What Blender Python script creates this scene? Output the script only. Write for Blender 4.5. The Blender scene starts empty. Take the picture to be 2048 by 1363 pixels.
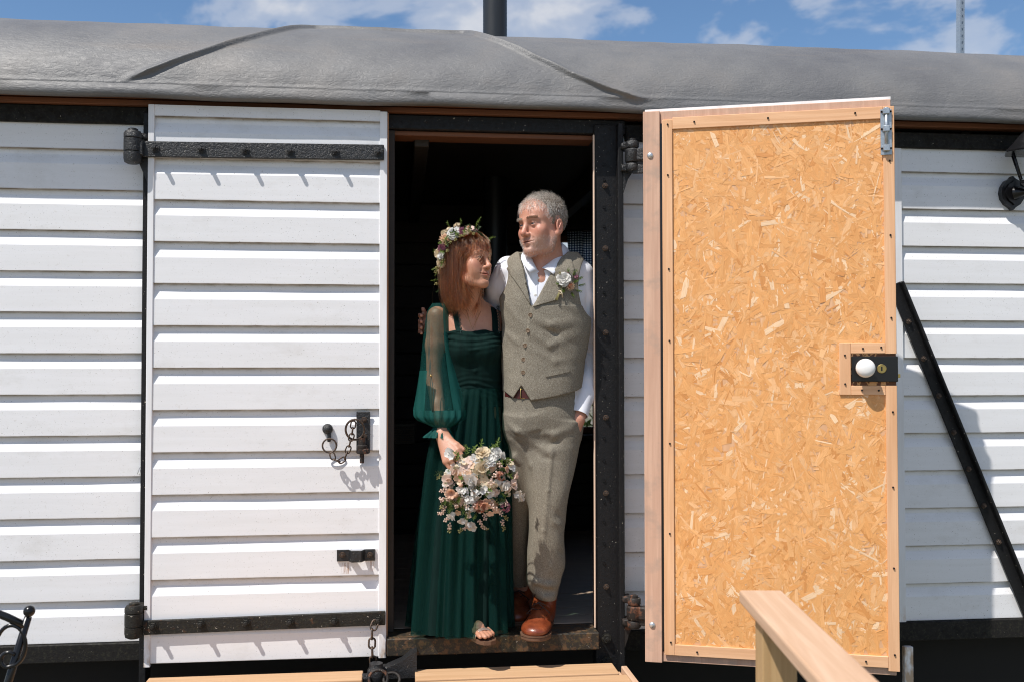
import bpy, bmesh, math, random
import numpy as np
from mathutils import Vector, Matrix
random.seed(7); RNG = np.random.default_rng(11)
PI = math.pi; R = math.radians
SC = bpy.context.scene
COL = SC.collection

# ------------------------------------------------------------------ camera
CAM = Vector((0, -4.08, 1.75)); YAW, PITCH, ROLL = R(6.43), R(1.46), R(-.05); FPX = 2000.0
_f = Vector((math.sin(YAW)*math.cos(PITCH), math.cos(YAW)*math.cos(PITCH), math.sin(PITCH)))
_r = Vector((math.cos(YAW), -math.sin(YAW), 0)); _u = _r.cross(_f)
_r, _u = _r*math.cos(ROLL)+_u*math.sin(ROLL), _u*math.cos(ROLL)-_r*math.sin(ROLL)
cd = bpy.data.cameras.new('camera'); cam = bpy.data.objects.new('camera', cd); COL.objects.link(cam)
m3 = Matrix((_r, _u, -_f)).transposed(); cam.matrix_world = Matrix.Translation(CAM) @ m3.to_4x4()
cd.sensor_width = 36; cd.lens = 36*FPX/2048; cd.clip_start = .05; cd.clip_end = 3000
cd.dof.use_dof = True; cd.dof.focus_distance = 4.0; cd.dof.aperture_fstop = 4.0
SC.camera = cam

def at(x, y, Y):
    """world point on the vertical plane Y seen at photo pixel x, y (used to read real sizes off the photograph)"""
    d = _f*FPX + _r*(x-1024) - _u*(y-681.5)
    return CAM + d*((Y-CAM.y)/d.y)

# ------------------------------------------------------------------ world, sun, exposure
SUN_DIR = Vector((.50, .37, -1.0)).normalized()
EL = math.asin(-SUN_DIR.z); AZ = math.atan2(-SUN_DIR.x, -SUN_DIR.y)

class NT:
    def __init__(s, tree): s.t = tree
    def n(s, typ, ins=None, **props):
        nd = s.t.nodes.new(typ)
        for k, v in props.items(): setattr(nd, k, v)
        for k, v in (ins or {}).items():
            if isinstance(v, bpy.types.NodeSocket): s.t.links.new(v, nd.inputs[k])
            else: nd.inputs[k].default_value = v
        return nd
    def ramp(s, fac, stops, interp='LINEAR'):
        nd = s.n('ShaderNodeValToRGB', {0: fac}); cr = nd.color_ramp; cr.interpolation = interp
        while len(cr.elements) < len(stops): cr.elements.new(.5)
        for e, (p, c) in zip(cr.elements, stops):
            e.position = p; e.color = (c, c, c, 1) if isinstance(c, (int, float)) else (*c, 1)
        return nd.outputs[0]
    def mix(s, f, a, b, blend='MIX'):
        nd = s.n('ShaderNodeMix', data_type='RGBA', blend_type=blend)
        for k, v in ((0, f), (6, a), (7, b)):
            if isinstance(v, bpy.types.NodeSocket): s.t.links.new(v, nd.inputs[k])
            else: nd.inputs[k].default_value = v if k == 0 else (*v, 1)
        return nd.outputs[2]
    def noise(s, vec, scale, detail=4, rough=.5, dist=0):
        return s.n('ShaderNodeTexNoise', {'Vector': vec, 'Scale': scale, 'Detail': detail, 'Roughness': rough, 'Distortion': dist}).outputs[0]
    def map(s, vec, scale=(1, 1, 1), loc=(0, 0, 0), rot=(0, 0, 0)):
        return s.n('ShaderNodeMapping', {'Vector': vec, 'Scale': scale, 'Location': loc, 'Rotation': rot}).outputs[0]
    def math(s, op, a, b=0, c=0):
        return s.n('ShaderNodeMath', {0: a, 1: b, 2: c}, operation=op).outputs[0]

W = bpy.data.worlds.new('World'); SC.world = W; W.use_nodes = True
wt = W.node_tree; wt.nodes.clear(); w = NT(wt)
sky = w.n('ShaderNodeTexSky', sky_type='NISHITA', sun_disc=False, sun_elevation=EL, sun_rotation=AZ,
          altitude=50, air_density=1.0, dust_density=.4, ozone_density=3.0)
tc = w.n('ShaderNodeTexCoord').outputs['Generated']
cv = w.map(tc, (3.0, 3.0, 5.5), (.78, .9, .42))
c1 = w.noise(cv, 2.3, 9, .56, .3)
c2 = w.noise(w.map(tc, (1, 1, 1.6), (.4, 3.1, 0)), 1.5, 3, .5)
cl = w.math('ADD', w.math('MULTIPLY', c1, .72), w.math('MULTIPLY', c2, .38))
cover = w.ramp(cl, [(.515, 0.0), (.585, .45), (.68, .90)], 'EASE')
skyc = w.n('ShaderNodeHueSaturation', {'Saturation': 1.10, 'Value': 1.2, 'Color': sky.outputs[0]}).outputs[0]
cloudc = w.n('ShaderNodeRGB'); cloudc.outputs[0].default_value = (6.6, 6.8, 7.3, 1)
skymix = w.mix(cover, skyc, cloudc.outputs[0])
bg = w.n('ShaderNodeBackground', {'Color': skymix, 'Strength': .088})
wo = w.n('ShaderNodeOutputWorld'); wt.links.new(bg.outputs[0], wo.inputs[0])

sl = bpy.data.lights.new('sun', 'SUN'); sl.energy = 4.6; sl.angle = R(.53); sl.color = (1, .955, .89)
so = bpy.data.objects.new('sun', sl); COL.objects.link(so); so.location = (-5, -4, 10)
so.rotation_euler = SUN_DIR.to_track_quat('-Z', 'Y').to_euler()
SC.view_settings.view_transform = 'Standard'; SC.view_settings.look = 'None'
SC.view_settings.exposure = .26; SC.view_settings.gamma = 1; SC.view_settings.use_curve_mapping = False
SC.render.film_transparent = False
SC.cycles.max_bounces = 10; SC.cycles.transparent_max_bounces = 24; SC.cycles.use_denoising = True; SC.cycles.filter_width = 1.05

# ------------------------------------------------------------------ helpers
def link(o, parent=None):
    COL.objects.link(o)
    if parent is not None: o.parent = parent
    return o
def tag(o, label=None, cat=None, group=None, kind=None):
    for k, v in (('label', label), ('category', cat), ('group', group), ('kind', kind)):
        if v: o[k] = v
    return o
def fix(o):
    """parts are modelled in world coordinates; keep them there under a parent that stands elsewhere"""
    p = o.parent
    if p is not None:
        mw = Matrix.Identity(4); q = p; chain = []
        while q is not None: chain.append(q); q = q.parent
        for q in reversed(chain): mw = mw @ q.matrix_parent_inverse @ q.matrix_basis
        o.matrix_parent_inverse = mw.inverted()
    return o
def empty(name, loc=(0, 0, 0)):
    o = bpy.data.objects.new(name, None); COL.objects.link(o); o.location = loc; o.empty_display_size = .1
    return o
def mesh(name, verts, faces, mat, parent=None, smooth=False, local=False):
    me = bpy.data.meshes.new(name); me.from_pydata([tuple(v) for v in verts], [], faces); me.update()
    return from_mesh(name, me, mat, parent, smooth, local)
def from_mesh(name, me, mat, parent=None, smooth=False, local=False):
    if mat is not None and not me.materials: me.materials.append(mat)
    if smooth: me.polygons.foreach_set('use_smooth', [True]*len(me.polygons))
    o = bpy.data.objects.new(name, me); link(o, parent)
    if not local: fix(o)
    return o
def inst(name, me, mtx, parent=None, local=False):
    o = bpy.data.objects.new(name, me); link(o, parent)
    if not local: fix(o)
    o.matrix_basis = mtx
    return o
def from_bm(name, bm, mat, parent=None, smooth=False, local=False, angle=None):
    me = bpy.data.meshes.new(name); bmesh.ops.recalc_face_normals(bm, faces=bm.faces); bm.to_mesh(me); bm.free()
    o = from_mesh(name, me, mat, parent, smooth, local)
    if angle is not None: shade(o, angle)
    return o
def shade(o, angle=35):
    me = o.data; me.polygons.foreach_set('use_smooth', [True]*len(me.polygons))
    me.set_sharp_from_angle(angle=R(angle)); return o
def bx(bm, x0, x1, y0, y1, z0, z1, bev=0, seg=1):
    mt = Matrix.Translation(((x0+x1)/2, (y0+y1)/2, (z0+z1)/2)) @ Matrix.Diagonal((x1-x0, y1-y0, z1-z0, 1))
    b2 = bmesh.new(); bmesh.ops.create_cube(b2, size=1, matrix=mt)
    if bev: bmesh.ops.bevel(b2, geom=b2.edges[:], offset=bev, segments=seg, affect='EDGES', profile=.5)
    merge(bm, b2)
def merge(bm, b2, mtx=None):
    mp = {}
    for v in b2.verts: mp[v] = bm.verts.new(mtx @ v.co if mtx else v.co)
    for f in b2.faces:
        try: bm.faces.new([mp[v] for v in f.verts])
        except ValueError: pass
    b2.free()
def box(name, x0, x1, y0, y1, z0, z1, mat, parent=None, bev=.002, local=False, seg=1):
    bm = bmesh.new(); bx(bm, x0, x1, y0, y1, z0, z1, bev, seg); return from_bm(name, bm, mat, parent, local=local)
def frame_of(t, up=Vector((0, 0, 1))):
    t = t.normalized(); a = up if abs(t.dot(up)) < .95 else Vector((1, 0, 0))
    s = t.cross(a).normalized(); return s, s.cross(t).normalized()
def tube(bm, pts, rad, n=8, closed=False, cap=True):
    pts = [Vector(p) for p in pts]; m = len(pts); rs = rad if hasattr(rad, '__len__') else [rad]*m; rings = []; s = None
    for i, p in enumerate(pts):
        a = pts[(i-1) % m] if closed or i > 0 else p; b = pts[(i+1) % m] if closed or i < m-1 else p
        t = (b-a).normalized()
        if s is None: s, _ = frame_of(t)
        s = (s - t*s.dot(t)).normalized(); u = s.cross(t)
        rings.append([bm.verts.new(p + (s*math.cos(2*PI*k/n)+u*math.sin(2*PI*k/n))*rs[i]) for k in range(n)])
    for i in range(m if closed else m-1):
        A, B = rings[i], rings[(i+1) % m]
        for k in range(n): bm.faces.new((A[k], A[(k+1) % n], B[(k+1) % n], B[k]))
    if cap and not closed: bm.faces.new(rings[0][::-1]); bm.faces.new(rings[-1])
def tube_obj(name, pts, rad, mat, parent=None, n=8, closed=False, local=False):
    bm = bmesh.new(); tube(bm, pts, rad, n, closed); return from_bm(name, bm, mat, parent, True, local)
def lathe(bm, prof, n=16, mtx=None):
    """prof: (radius, height) about local z"""
    b2 = bmesh.new(); rings = []
    for r_, h in prof: rings.append([b2.verts.new((r_*math.cos(2*PI*k/n), r_*math.sin(2*PI*k/n), h)) for k in range(n)])
    for A, B in zip(rings, rings[1:]):
        for k in range(n): b2.faces.new((A[k], A[(k+1) % n], B[(k+1) % n], B[k]))
    b2.faces.new(rings[0][::-1]); b2.faces.new(rings[-1]); merge(bm, b2, mtx)
def facing(p, d, up=Vector((0, 0, 1))):
    """matrix at p whose z points along d"""
    d = Vector(d).normalized(); s, u = frame_of(d, up); return Matrix.Translation(p) @ Matrix((s, u, d)).transposed().to_4x4()
def ext(bm, poly, thick, mtx=None):
    """prism from a 2-D polygon (x, z) with depth y in thick=(y0, y1)"""
    b2 = bmesh.new(); a = [b2.verts.new((x, thick[0], z)) for x, z in poly]; b = [b2.verts.new((x, thick[1], z)) for x, z in poly]
    n = len(poly); b2.faces.new(a); b2.faces.new(b[::-1])
    for i in range(n): b2.faces.new((a[i], b[i], b[(i+1) % n], a[(i+1) % n]))
    merge(bm, b2, mtx)

# ------------------------------------------------------------------ materials
MATS = {}
def M(name):
    m = bpy.data.materials.new(name); m.use_nodes = True; m.node_tree.nodes.clear(); MATS[name] = m
    t = NT(m.node_tree); t.m = m; t.oc = t.n('ShaderNodeTexCoord').outputs['Object']; return t
def done(t, color, rough=.6, bump=None, bstr=.3, bdist=.01, **kw):
    ins = {'Base Color': (*color, 1) if isinstance(color, tuple) else color, 'Roughness': rough}
    if bump is not None:
        ins['Normal'] = t.n('ShaderNodeBump', {'Height': bump, 'Strength': bstr, 'Distance': bdist}).outputs[0]
    ins.update({k.replace('_', ' '): v for k, v in kw.items()})
    p = t.n('ShaderNodeBsdfPrincipled', ins); o = t.n('ShaderNodeOutputMaterial'); t.t.links.new(p.outputs[0], o.inputs[0])
    t.p = p; t.o = o; return t.m
def rnd_coords(t):
    ri = t.n('ShaderNodeObjectInfo').outputs['Random']
    off = t.n('ShaderNodeCombineXYZ', {0: t.math('MULTIPLY', ri, 37.), 1: t.math('MULTIPLY', ri, 61.), 2: t.math('MULTIPLY', ri, 23.)}).outputs[0]
    return t.n('ShaderNodeVectorMath', {0: t.oc, 1: off}, operation='ADD').outputs[0], ri

def wood(name, a, b, axis=2, rough=.65, knots=True, dark=None, bs=.25):
    t = M(name); v, ri = rnd_coords(t)
    s1 = [26, 26, 26]; s1[axis] = 1.3; s2 = [150, 150, 150]; s2[axis] = 4
    g = t.noise(t.map(v, s1), 1.0, 5, .55, 1.4); g2 = t.noise(t.map(v, s2), 1.0, 3, .5)
    k = t.math('ADD', t.math('MULTIPLY', g, .7), t.math('MULTIPLY', g2, .3))
    c = t.ramp(k, [(.32, b), (.5, tuple((x+y)/2 for x, y in zip(a, b))), (.62, a)])
    c = t.mix(t.math('MULTIPLY', ri, .35), c, tuple(x*.72 for x in a))
    if dark: c = t.mix(t.ramp(t.noise(v, 9, 5, .6), [(.52, 0.), (.66, .8)]), c, dark)
    return done(t, c, rough, k, bs, .004)
wood('batten', (.80, .475, .27), (.64, .335, .165), 2)
wood('batten_across', (.80, .475, .27), (.64, .335, .165), 0)
wood('door_edge', (.66, .42, .30), (.50, .29, .20), 2, dark=(.42, .29, .22))
wood('decking', (.60, .385, .22), (.46, .265, .135), 0)
wood('decking_along', (.62, .42, .285), (.50, .31, .19), 1)
wood('post_wood', (.50, .33, .16), (.36, .215, .09), 2)
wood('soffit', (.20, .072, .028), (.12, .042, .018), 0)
wood('jamb', (.58, .30, .16), (.42, .19, .09), 2); wood('jamb_pale', (.78, .60, .47), (.62, .42, .30), 2)
wood('floorboard', (.50, .38, .28), (.40, .29, .21), 0, .45)
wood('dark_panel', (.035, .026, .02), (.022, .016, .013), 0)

t = M('white_board'); v, ri = rnd_coords(t)          # pvc weatherboard: object z = 0 at the lower lip
sp = t.n('ShaderNodeSeparateXYZ', {0: t.oc}); z = sp.outputs[2]
n1 = t.noise(t.map(v, (2.2, 5, 40)), 1.0, 5, .6); n2 = t.noise(v, 55, 6, .7)
c = t.mix(t.ramp(n1, [(.35, 0.), (.75, .6)]), (.80, .798, .815), (.72, .715, .715))
c = t.mix(t.ramp(n2, [(.60, 0.), (.70, .30)]), c, (.50, .47, .42))
sp2 = t.noise(v, 240, 2, .5); c = t.mix(t.ramp(sp2, [(.700, 0.), (.725, .7)]), c, (.14, .12, .09))
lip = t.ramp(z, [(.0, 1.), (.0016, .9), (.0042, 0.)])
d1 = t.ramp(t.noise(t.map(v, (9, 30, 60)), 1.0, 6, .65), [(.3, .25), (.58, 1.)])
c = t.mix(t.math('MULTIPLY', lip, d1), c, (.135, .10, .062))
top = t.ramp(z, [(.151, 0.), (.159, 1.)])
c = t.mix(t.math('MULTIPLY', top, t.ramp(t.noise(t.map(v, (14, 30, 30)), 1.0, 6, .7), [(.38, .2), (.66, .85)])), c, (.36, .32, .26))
c = t.mix(t.ramp(t.noise(t.map(v, (3, 3, 5)), 1.0, 6, .7), [(.56, 0.), (.74, .28)]), c, (.46, .43, .38))
done(t, c, .38, n1, .03, .004)
t = M('white_trim'); n1 = t.noise(t.map(t.oc, (25, 25, 2.5)), 1.0, 5, .6)
c = t.mix(t.ramp(n1, [(.45, 0.), (.8, .6)]), (.80, .798, .815), (.62, .59, .55))
zz = t.n('ShaderNodeSeparateXYZ', {0: t.oc}).outputs[2]
low = t.ramp(zz, [(.60, 1.), (.76, 0.)]); c = t.mix(t.math('MULTIPLY', low, t.ramp(t.noise(t.map(t.oc, (40, 40, 14)), 1, 5), [(.45, 0.), (.6, .9)])), c, (.46, .31, .19))
done(t, c, .45)

def steel(name, base, sp=.28, coarse=34, spec=(.55, .5, .42), rust=(.16, .065, .03), rustamt=.62, specamt=.70, rough=.45, bs=.5, moss=None):
    t = M(name); n1 = t.noise(t.oc, coarse, 6, .65); n2 = t.noise(t.oc, 210, 4, .6); n3 = t.noise(t.oc, 130, 3, .5, .5)
    c = t.mix(t.ramp(n1, [(rustamt, 0.), (rustamt+.09, .8)]), base, rust)
    if moss: c = t.mix(t.ramp(t.noise(t.oc, 90, 6, .7), [(.52, 0.), (.64, .8)]), c, moss)
    c = t.mix(t.ramp(n3, [(specamt, 0.), (specamt+.02, .8)]), c, spec)
    h = t.math('ADD', t.math('MULTIPLY', n1, .6), t.math('MULTIPLY', n2, .4))
    return done(t, c, t.ramp(n1, [(.4, rough), (.7, min(1, rough+.35))]), h, bs, .006, Specular_IOR_Level=sp)
steel('black_steel', (.009, .009, .010), coarse=60, rustamt=.68, specamt=.715, rough=.38); steel('strap_steel', (.010, .0105, .012), sp=.6, coarse=95, bs=1.0, rough=.30, specamt=.715, rustamt=.68)
steel('strap_old', (.016, .015, .013), rust=(.10, .05, .028), rustamt=.60, bs=.9, moss=(.035, .032, .020))
steel('sill_steel', (.028, .024, .019), rust=(.13, .07, .035), rustamt=.50, moss=(.085, .062, .028), specamt=.715)
steel('solebar', (.009, .008, .0075), rustamt=.68, specamt=.74, rough=.6, moss=(.028, .027, .018))
steel('rusty', (.025, .021, .019), rust=(.16, .07, .04), rustamt=.53, rough=.5)
t = M('iron_black'); done(t, (.006, .006, .007), .24, Specular_IOR_Level=.4)
t = M('galvanised'); n1 = t.n('ShaderNodeTexVoronoi', {'Vector': t.oc, 'Scale': 160}).outputs['Color']
done(t, t.mix(t.ramp(n1, [(0., 0.), (1., 1.)]), (.50, .54, .57), (.36, .40, .44)), .42, Metallic=.75)
t = M('zinc'); done(t, (.60, .61, .62), .35, Metallic=.8)
t = M('chain_iron'); n1 = t.noise(t.oc, 160, 4, .6); done(t, t.ramp(n1, [(.4, (.035, .03, .028)), (.62, (.12, .075, .05))]), .5, n1, .5, .003, Metallic=.4)
t = M('porcelain'); done(t, (.80, .79, .775), .12, Coat_Weight=.6, Coat_Roughness=.05)
t = M('brass'); done(t, (.52, .38, .14), .3, Metallic=1.0)
t = M('lock_black'); done(t, (.006, .006, .007), .3)
t = M('screw_dark'); done(t, (.06, .045, .035), .6)
t = M('under_black'); done(t, (.012, .011, .010), .95)  # plain near-black for everything beneath the carriage floor

t = M('roof_felt')                                       # painted membrane, brushed and wrinkled
v1 = t.map(t.oc, (8, 14, 14), rot=(0, 0, .3)); a1 = t.noise(v1, 3.2, 7, .66, 1.6)
a2 = t.noise(t.map(t.oc, (18, 40, 60), rot=(0, .5, 0)), 1.0, 5, .6, .9); a3 = t.noise(t.oc, 2.1, 5, .6)
hh = t.math('ADD', t.math('MULTIPLY', a1, .55), t.math('MULTIPLY', a2, .45))
c = t.ramp(a3, [(.32, (.108, .108, .113)), (.52, (.144, .143, .144)), (.72, (.178, .168, .16))])
c = t.mix(t.ramp(t.noise(t.map(t.oc, (1.2, 8, 2.5)), 1.0, 5, .6), [(.55, 0.), (.75, .5)]), c, (.19, .165, .145))
c = t.mix(t.ramp(t.noise(t.oc, 210, 3), [(.70, 0.), (.72, .4)]), c, (.30, .30, .30))
done(t, c, t.ramp(a2, [(.3, .44), (.7, .60)]), hh, .5, .011)

t = M('osb_flake')                                       # each strand carries its own tint and lengthwise coords
at_ = t.n('ShaderNodeAttribute', attribute_name='tint'); uv = t.n('ShaderNodeUVMap', uv_map='UVMap').outputs[0]
g = t.noise(t.map(uv, (3.0, 300, 1)), 1.0, 4, .6, .6)
c = t.mix(t.ramp(g, [(.35, 0.), (.65, .45)]), at_.outputs['Color'], t.mix(1, at_.outputs['Color'], (.72, .60, .48), 'MULTIPLY'))
dk = t.noise(t.oc, 75, 5, .7, .8); c = t.mix(t.ramp(dk, [(.61, 0.), (.70, .7)]), c, (.40, .185, .058))
done(t, c, .5, g, .2, .002, Coat_Weight=.12, Coat_Roughness=.4)

t = M('gravel'); n1 = t.n('ShaderNodeTexVoronoi', {'Vector': t.oc, 'Scale': 38}).outputs['Color']
c = t.mix(t.ramp(t.noise(t.oc, .7, 6, .6), [(.42, 0.), (.6, 1.)]), t.mix(n1, (.17, .145, .12), (.27, .24, .205)), (.085, .10, .045))
done(t, c, .9, t.noise(t.oc, 60, 4), .6, .02)

# ================================================================== setting
g = mesh('ground', [(-400, -400, 0), (400, -400, 0), (400, 400, 0), (-400, 400, 0)], [(0, 1, 2, 3)], MATS['gravel']); tag(g, kind='structure')

# ================================================================== railway carriage
CAR = empty('railway_carriage', (.8, 1.15, 0))
tag(CAR, 'white weatherboarded old railway carriage with curved grey roof and black iron fittings', 'railway carriage')
FLOOR = .69; EAVE_Y, EAVE_Z = -.14, 2.783
YC, ZC, EA, EB = 1.16, 2.80, 1.30, .55

def board(name, x0, x1, zlip, ybase, parent, zcut=None, seed=0, depth=.016, pitch=.16):
    rs = random.Random(int(seed*977)+3); prof = [(.003, 0), (-depth+.0015, 0), (-depth, .0018), (-depth+.0004, .1015), (-depth+.0012, .104), (-.002, .1365), (-.001, .140), (-.001, pitch+.003), (.003, pitch+.003)]
    if zcut is not None: prof = [(y, min(z, zcut)) for y, z in prof]
    n = max(2, int((x1-x0)/.12)); ph = rs.random()*9; V = []; F = []; k = len(prof); tilt = (rs.random()-.5)*.0014
    for i in range(n+1):
        x = (x1-x0)*i/n; w_ = .0007*math.sin(x*5+ph)+.0004*math.sin(x*13+ph*2); zt = tilt*(i/n-.5)
        V += [(x, y+(w_ if y < 0 else 0), z+zt) for y, z in prof]
    for i in range(n):
        for j in range(k): F.append((i*k+j, i*k+(j+1) % k, (i+1)*k+(j+1) % k, (i+1)*k+j))
    F.append(tuple(range(k))[::-1]); F.append(tuple(n*k+j for j in range(k)))
    me = bpy.data.meshes.new(name); me.from_pydata(V, [], F); me.update(); me.materials.append(MATS['white_board'])
    o = bpy.data.objects.new(name, me); link(o, parent); fix(o); o.matrix_basis = Matrix.Translation((x0, ybase, zlip)); return o

wl = box('wall', -2.6, -1.003, .004, .045, .66, 2.70, MATS['white_trim'], CAR, 0); wl['label'] = 'white weatherboarded wall beside the closed door'
for k in range(-1, 13):
    zl = 2.602-.16*k
    board('board', -2.6, -1.003, zl, 0, wl, seed=k+.1, zcut=(2.70-zl) if k < 0 else None)
wr = box('wall', .90, 3.4, .004, .045, .65, 2.70, MATS['white_trim'], CAR, 0); wr['label'] = 'white weatherboarded wall behind the open door'
for k in range(-1, 12):
    zl = 2.584-.16*k
    board('board', .90, 2.108, zl, 0, wr, seed=k+20.3, zcut=(2.70-zl) if k < 0 else None)
    board('board', 2.138, 3.4, zl, 0, wr, seed=k+40.7, zcut=(2.70-zl) if k < 0 else None)
for (xa, xb) in ((.90, 2.108), (2.138, 3.4)):
    board('board', xa, xb, .668, 0, wr, seed=xa, zcut=.158)
box('joint_strip', 2.106, 2.140, -.024, .003, .652, 2.688, MATS['white_trim'], wr)
box('skirt_board', 2.112, 2.150, -.06, -.035, .30, .572, MATS['white_trim'], CAR)

# cant rail, soffit timber, sole bar
box('cant_rail', -2.6, -.985, -.034, .004, 2.702, 2.770, MATS['solebar'], CAR, .004)
box('cant_rail', .93, 3.4, -.034, .004, 2.684, 2.752, MATS['solebar'], CAR, .004)
box('lintel', -.985, .93, -.036, .02, 2.708, 2.768, MATS['black_steel'], CAR, .004)
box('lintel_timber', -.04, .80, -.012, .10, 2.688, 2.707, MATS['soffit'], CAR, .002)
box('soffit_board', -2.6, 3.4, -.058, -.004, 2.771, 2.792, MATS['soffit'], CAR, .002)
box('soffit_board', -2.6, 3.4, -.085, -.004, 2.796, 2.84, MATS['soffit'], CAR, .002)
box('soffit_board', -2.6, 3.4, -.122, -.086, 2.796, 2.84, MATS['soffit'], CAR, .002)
box('sole_bar', -2.6, -.985, -.03, .05, .612, .681, MATS['solebar'], CAR, .003)
box('sole_bar', .91, 3.4, -.03, .05, .587, .667, MATS['solebar'], CAR, .003)
box('sill_beam', -.046, .796, -.125, .03, .622, .690, MATS['sill_steel'], CAR, .004)
box('under_beam', -2.6, 3.4, .12, .2, .34, .61, MATS['under_black'], CAR, .003)
box('under_floor', -2.6, 3.4, .06, 2.36, .60, .645, MATS['under_black'], CAR, 0)
for x in (-2.2, -1.45, -.35, .55, 1.55, 2.75):
    box('support_pier', x-.11, x+.11, .25, .5, 0, .599, MATS['under_black'], CAR, .005)
box('under_screen', -2.6, 3.4, 1.3, 1.35, .0, .599, MATS['under_black'], CAR, 0)

# roof ------------------------------------------------------------
def roof_hit(px, py):
    d = (_f*FPX + _r*(px-1024) - _u*(py-681.5)); o = CAM
    A = (d.y/EA)**2+(d.z/EB)**2; B = 2*((o.y-YC)*d.y/EA**2+(o.z-ZC)*d.z/EB**2); C = ((o.y-YC)/EA)**2+((o.z-ZC)/EB)**2-1
    disc = B*B-4*A*C; tt = (-B-math.sqrt(max(disc, 0)))/(2*A); p = o+d*tt
    return p.x, math.atan2((p.z-ZC)/EB, -(p.y-YC)/EA)     # x and ellipse angle from the front eave
left_px = [(238, 166), (262, 157), (330, 134), (420, 103), (500, 80), (560, 65), (625, 55), (700, 51)]
right_px = [(880, 61), (930, 68), (980, 82), (1060, 115), (1140, 151), (1210, 179), (1275, 199), (1300, 206)]
strip = [roof_hit(*p) for p in left_px+right_px]
TT = np.concatenate([np.linspace(.055, 1.15, 200), np.linspace(1.18, PI-.05, 34)])
XX = np.concatenate([np.arange(-3.0, -1.25, .06), np.arange(-1.25, 1.45, .008), np.arange(1.45, 4.6, .06)])
Tm, Xm = np.meshgrid(TT, XX, indexing='ij')
Yr = YC-EA*np.cos(Tm); Zr = ZC+EB*np.sin(Tm); ny = -np.cos(Tm)/EA; nz = np.sin(Tm)/EB; nl = np.hypot(ny, nz); ny /= nl; nz /= nl
def spline(pts, n):
    pts = np.array(pts); d = np.r_[0, np.cumsum(np.hypot(*(np.diff(pts, axis=0)*[1, .9]).T))]; q = np.linspace(0, d[-1], n)
    out = np.stack([np.interp(q, d, pts[:, k]) for k in (0, 1)], 1)
    for _ in range(6): out[1:-1] = (out[:-2]+out[1:-1]*2+out[2:])/4
    return out
sp_ = spline(strip, 260); arc = .95                        # metres per radian near the front
best = np.full(Tm.shape, 9.); sgn = np.zeros(Tm.shape); along = np.zeros(Tm.shape)
for i in range(len(sp_)-1):
    a, b = sp_[i], sp_[i+1]; dx, dt = b[0]-a[0], (b[1]-a[1])*arc; L2 = dx*dx+dt*dt+1e-12
    u = np.clip(((Xm-a[0])*dx+(Tm-a[1])*arc*dt)/L2, 0, 1); ex = Xm-a[0]-u*dx; et = (Tm-a[1])*arc-u*dt; d = np.hypot(ex, et)
    mk = d < best; best[mk] = d[mk]; sgn[mk] = np.sign(dx*et-dt*ex)[mk]; along[mk] = i/len(sp_)
wi = np.where(sgn > 0, .026, .010); hgt = .019*(1-.30*np.exp(-((along-.47)/.13)**2))*np.clip(np.minimum(along, 1-along)*22, 0, 1)
bump = hgt*np.exp(-(best/wi)**2)
soft = .003*np.exp(-(best/.09)**2)*np.clip(np.minimum(along, 1-along)*12, 0, 1)
wav = .0012*np.sin(Xm*3.1+Tm*2)+.0014*np.sin(Xm*7.3-Tm*5+1)+.0010*np.sin(Xm*15+Tm*11)+.0007*np.sin(Xm*31-Tm*17)
lipb = .0035*np.exp(-((Tm-.065)/.018)**2)
dsp = bump+soft+wav+lipb; Yr = Yr+ny*dsp; Zr = Zr+nz*dsp
V = np.stack([Xm, Yr, Zr], -1).reshape(-1, 3); nT, nX = Tm.shape
idx = np.arange(nT*nX).reshape(nT, nX); F = np.stack([idx[:-1, :-1], idx[:-1, 1:], idx[1:, 1:], idx[1:, :-1]], -1).reshape(-1, 4)
V = V.tolist(); F = F.tolist(); base = len(V)
wob = lambda x: .003*math.sin(x*4.1)+.002*math.sin(x*11)
prof = [(-.100, EAVE_Z+.002), (-.141, EAVE_Z-.001), (-.148, EAVE_Z+.006), (-.1465, EAVE_Z+.022), (-.1425, EAVE_Z+.045)]
for (y, z) in prof: V += [(x, y-.3*wob(x), z+wob(x)*.8) for x in XX]
rows = [[base+k*nX+i for i in range(nX)] for k in range(len(prof))]+[idx[0].tolist()]
for A, B in zip(rows, rows[1:]):
    for i in range(nX-1): F.append([A[i], A[i+1], B[i+1], B[i]])
roof = mesh('roof', V, F, MATS['roof_felt'], CAR, True)
# ends and back of the body so that the room is closed
WX0, WX1, WZ0, WZ1 = 1.02, 1.62, 1.318, 2.60
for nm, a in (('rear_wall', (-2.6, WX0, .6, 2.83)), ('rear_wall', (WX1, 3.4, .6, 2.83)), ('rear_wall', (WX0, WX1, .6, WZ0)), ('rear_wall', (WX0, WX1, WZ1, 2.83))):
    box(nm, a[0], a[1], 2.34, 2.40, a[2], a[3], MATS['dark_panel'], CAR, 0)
for x in (-2.6, 3.36):
    bm = bmesh.new(); th = np.linspace(.03, PI-.03, 24)
    ext_pts = [(YC-(EA-.02)*math.cos(a), ZC+(EB-.02)*math.sin(a)) for a in th]
    poly = [(.0, .6)]+ext_pts+[(2.4, .6)]
    a_ = [bm.verts.new((x, y, z)) for y, z in poly]; b_ = [bm.verts.new((x+.04, y, z)) for y, z in poly]
    bm.faces.new(a_); bm.faces.new(b_[::-1])
    for i in range(len(poly)): bm.faces.new((a_[i], b_[i], b_[(i+1) % len(poly)], a_[(i+1) % len(poly)]))
    from_bm('end_wall', bm, MATS['dark_panel'], CAR)
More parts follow.
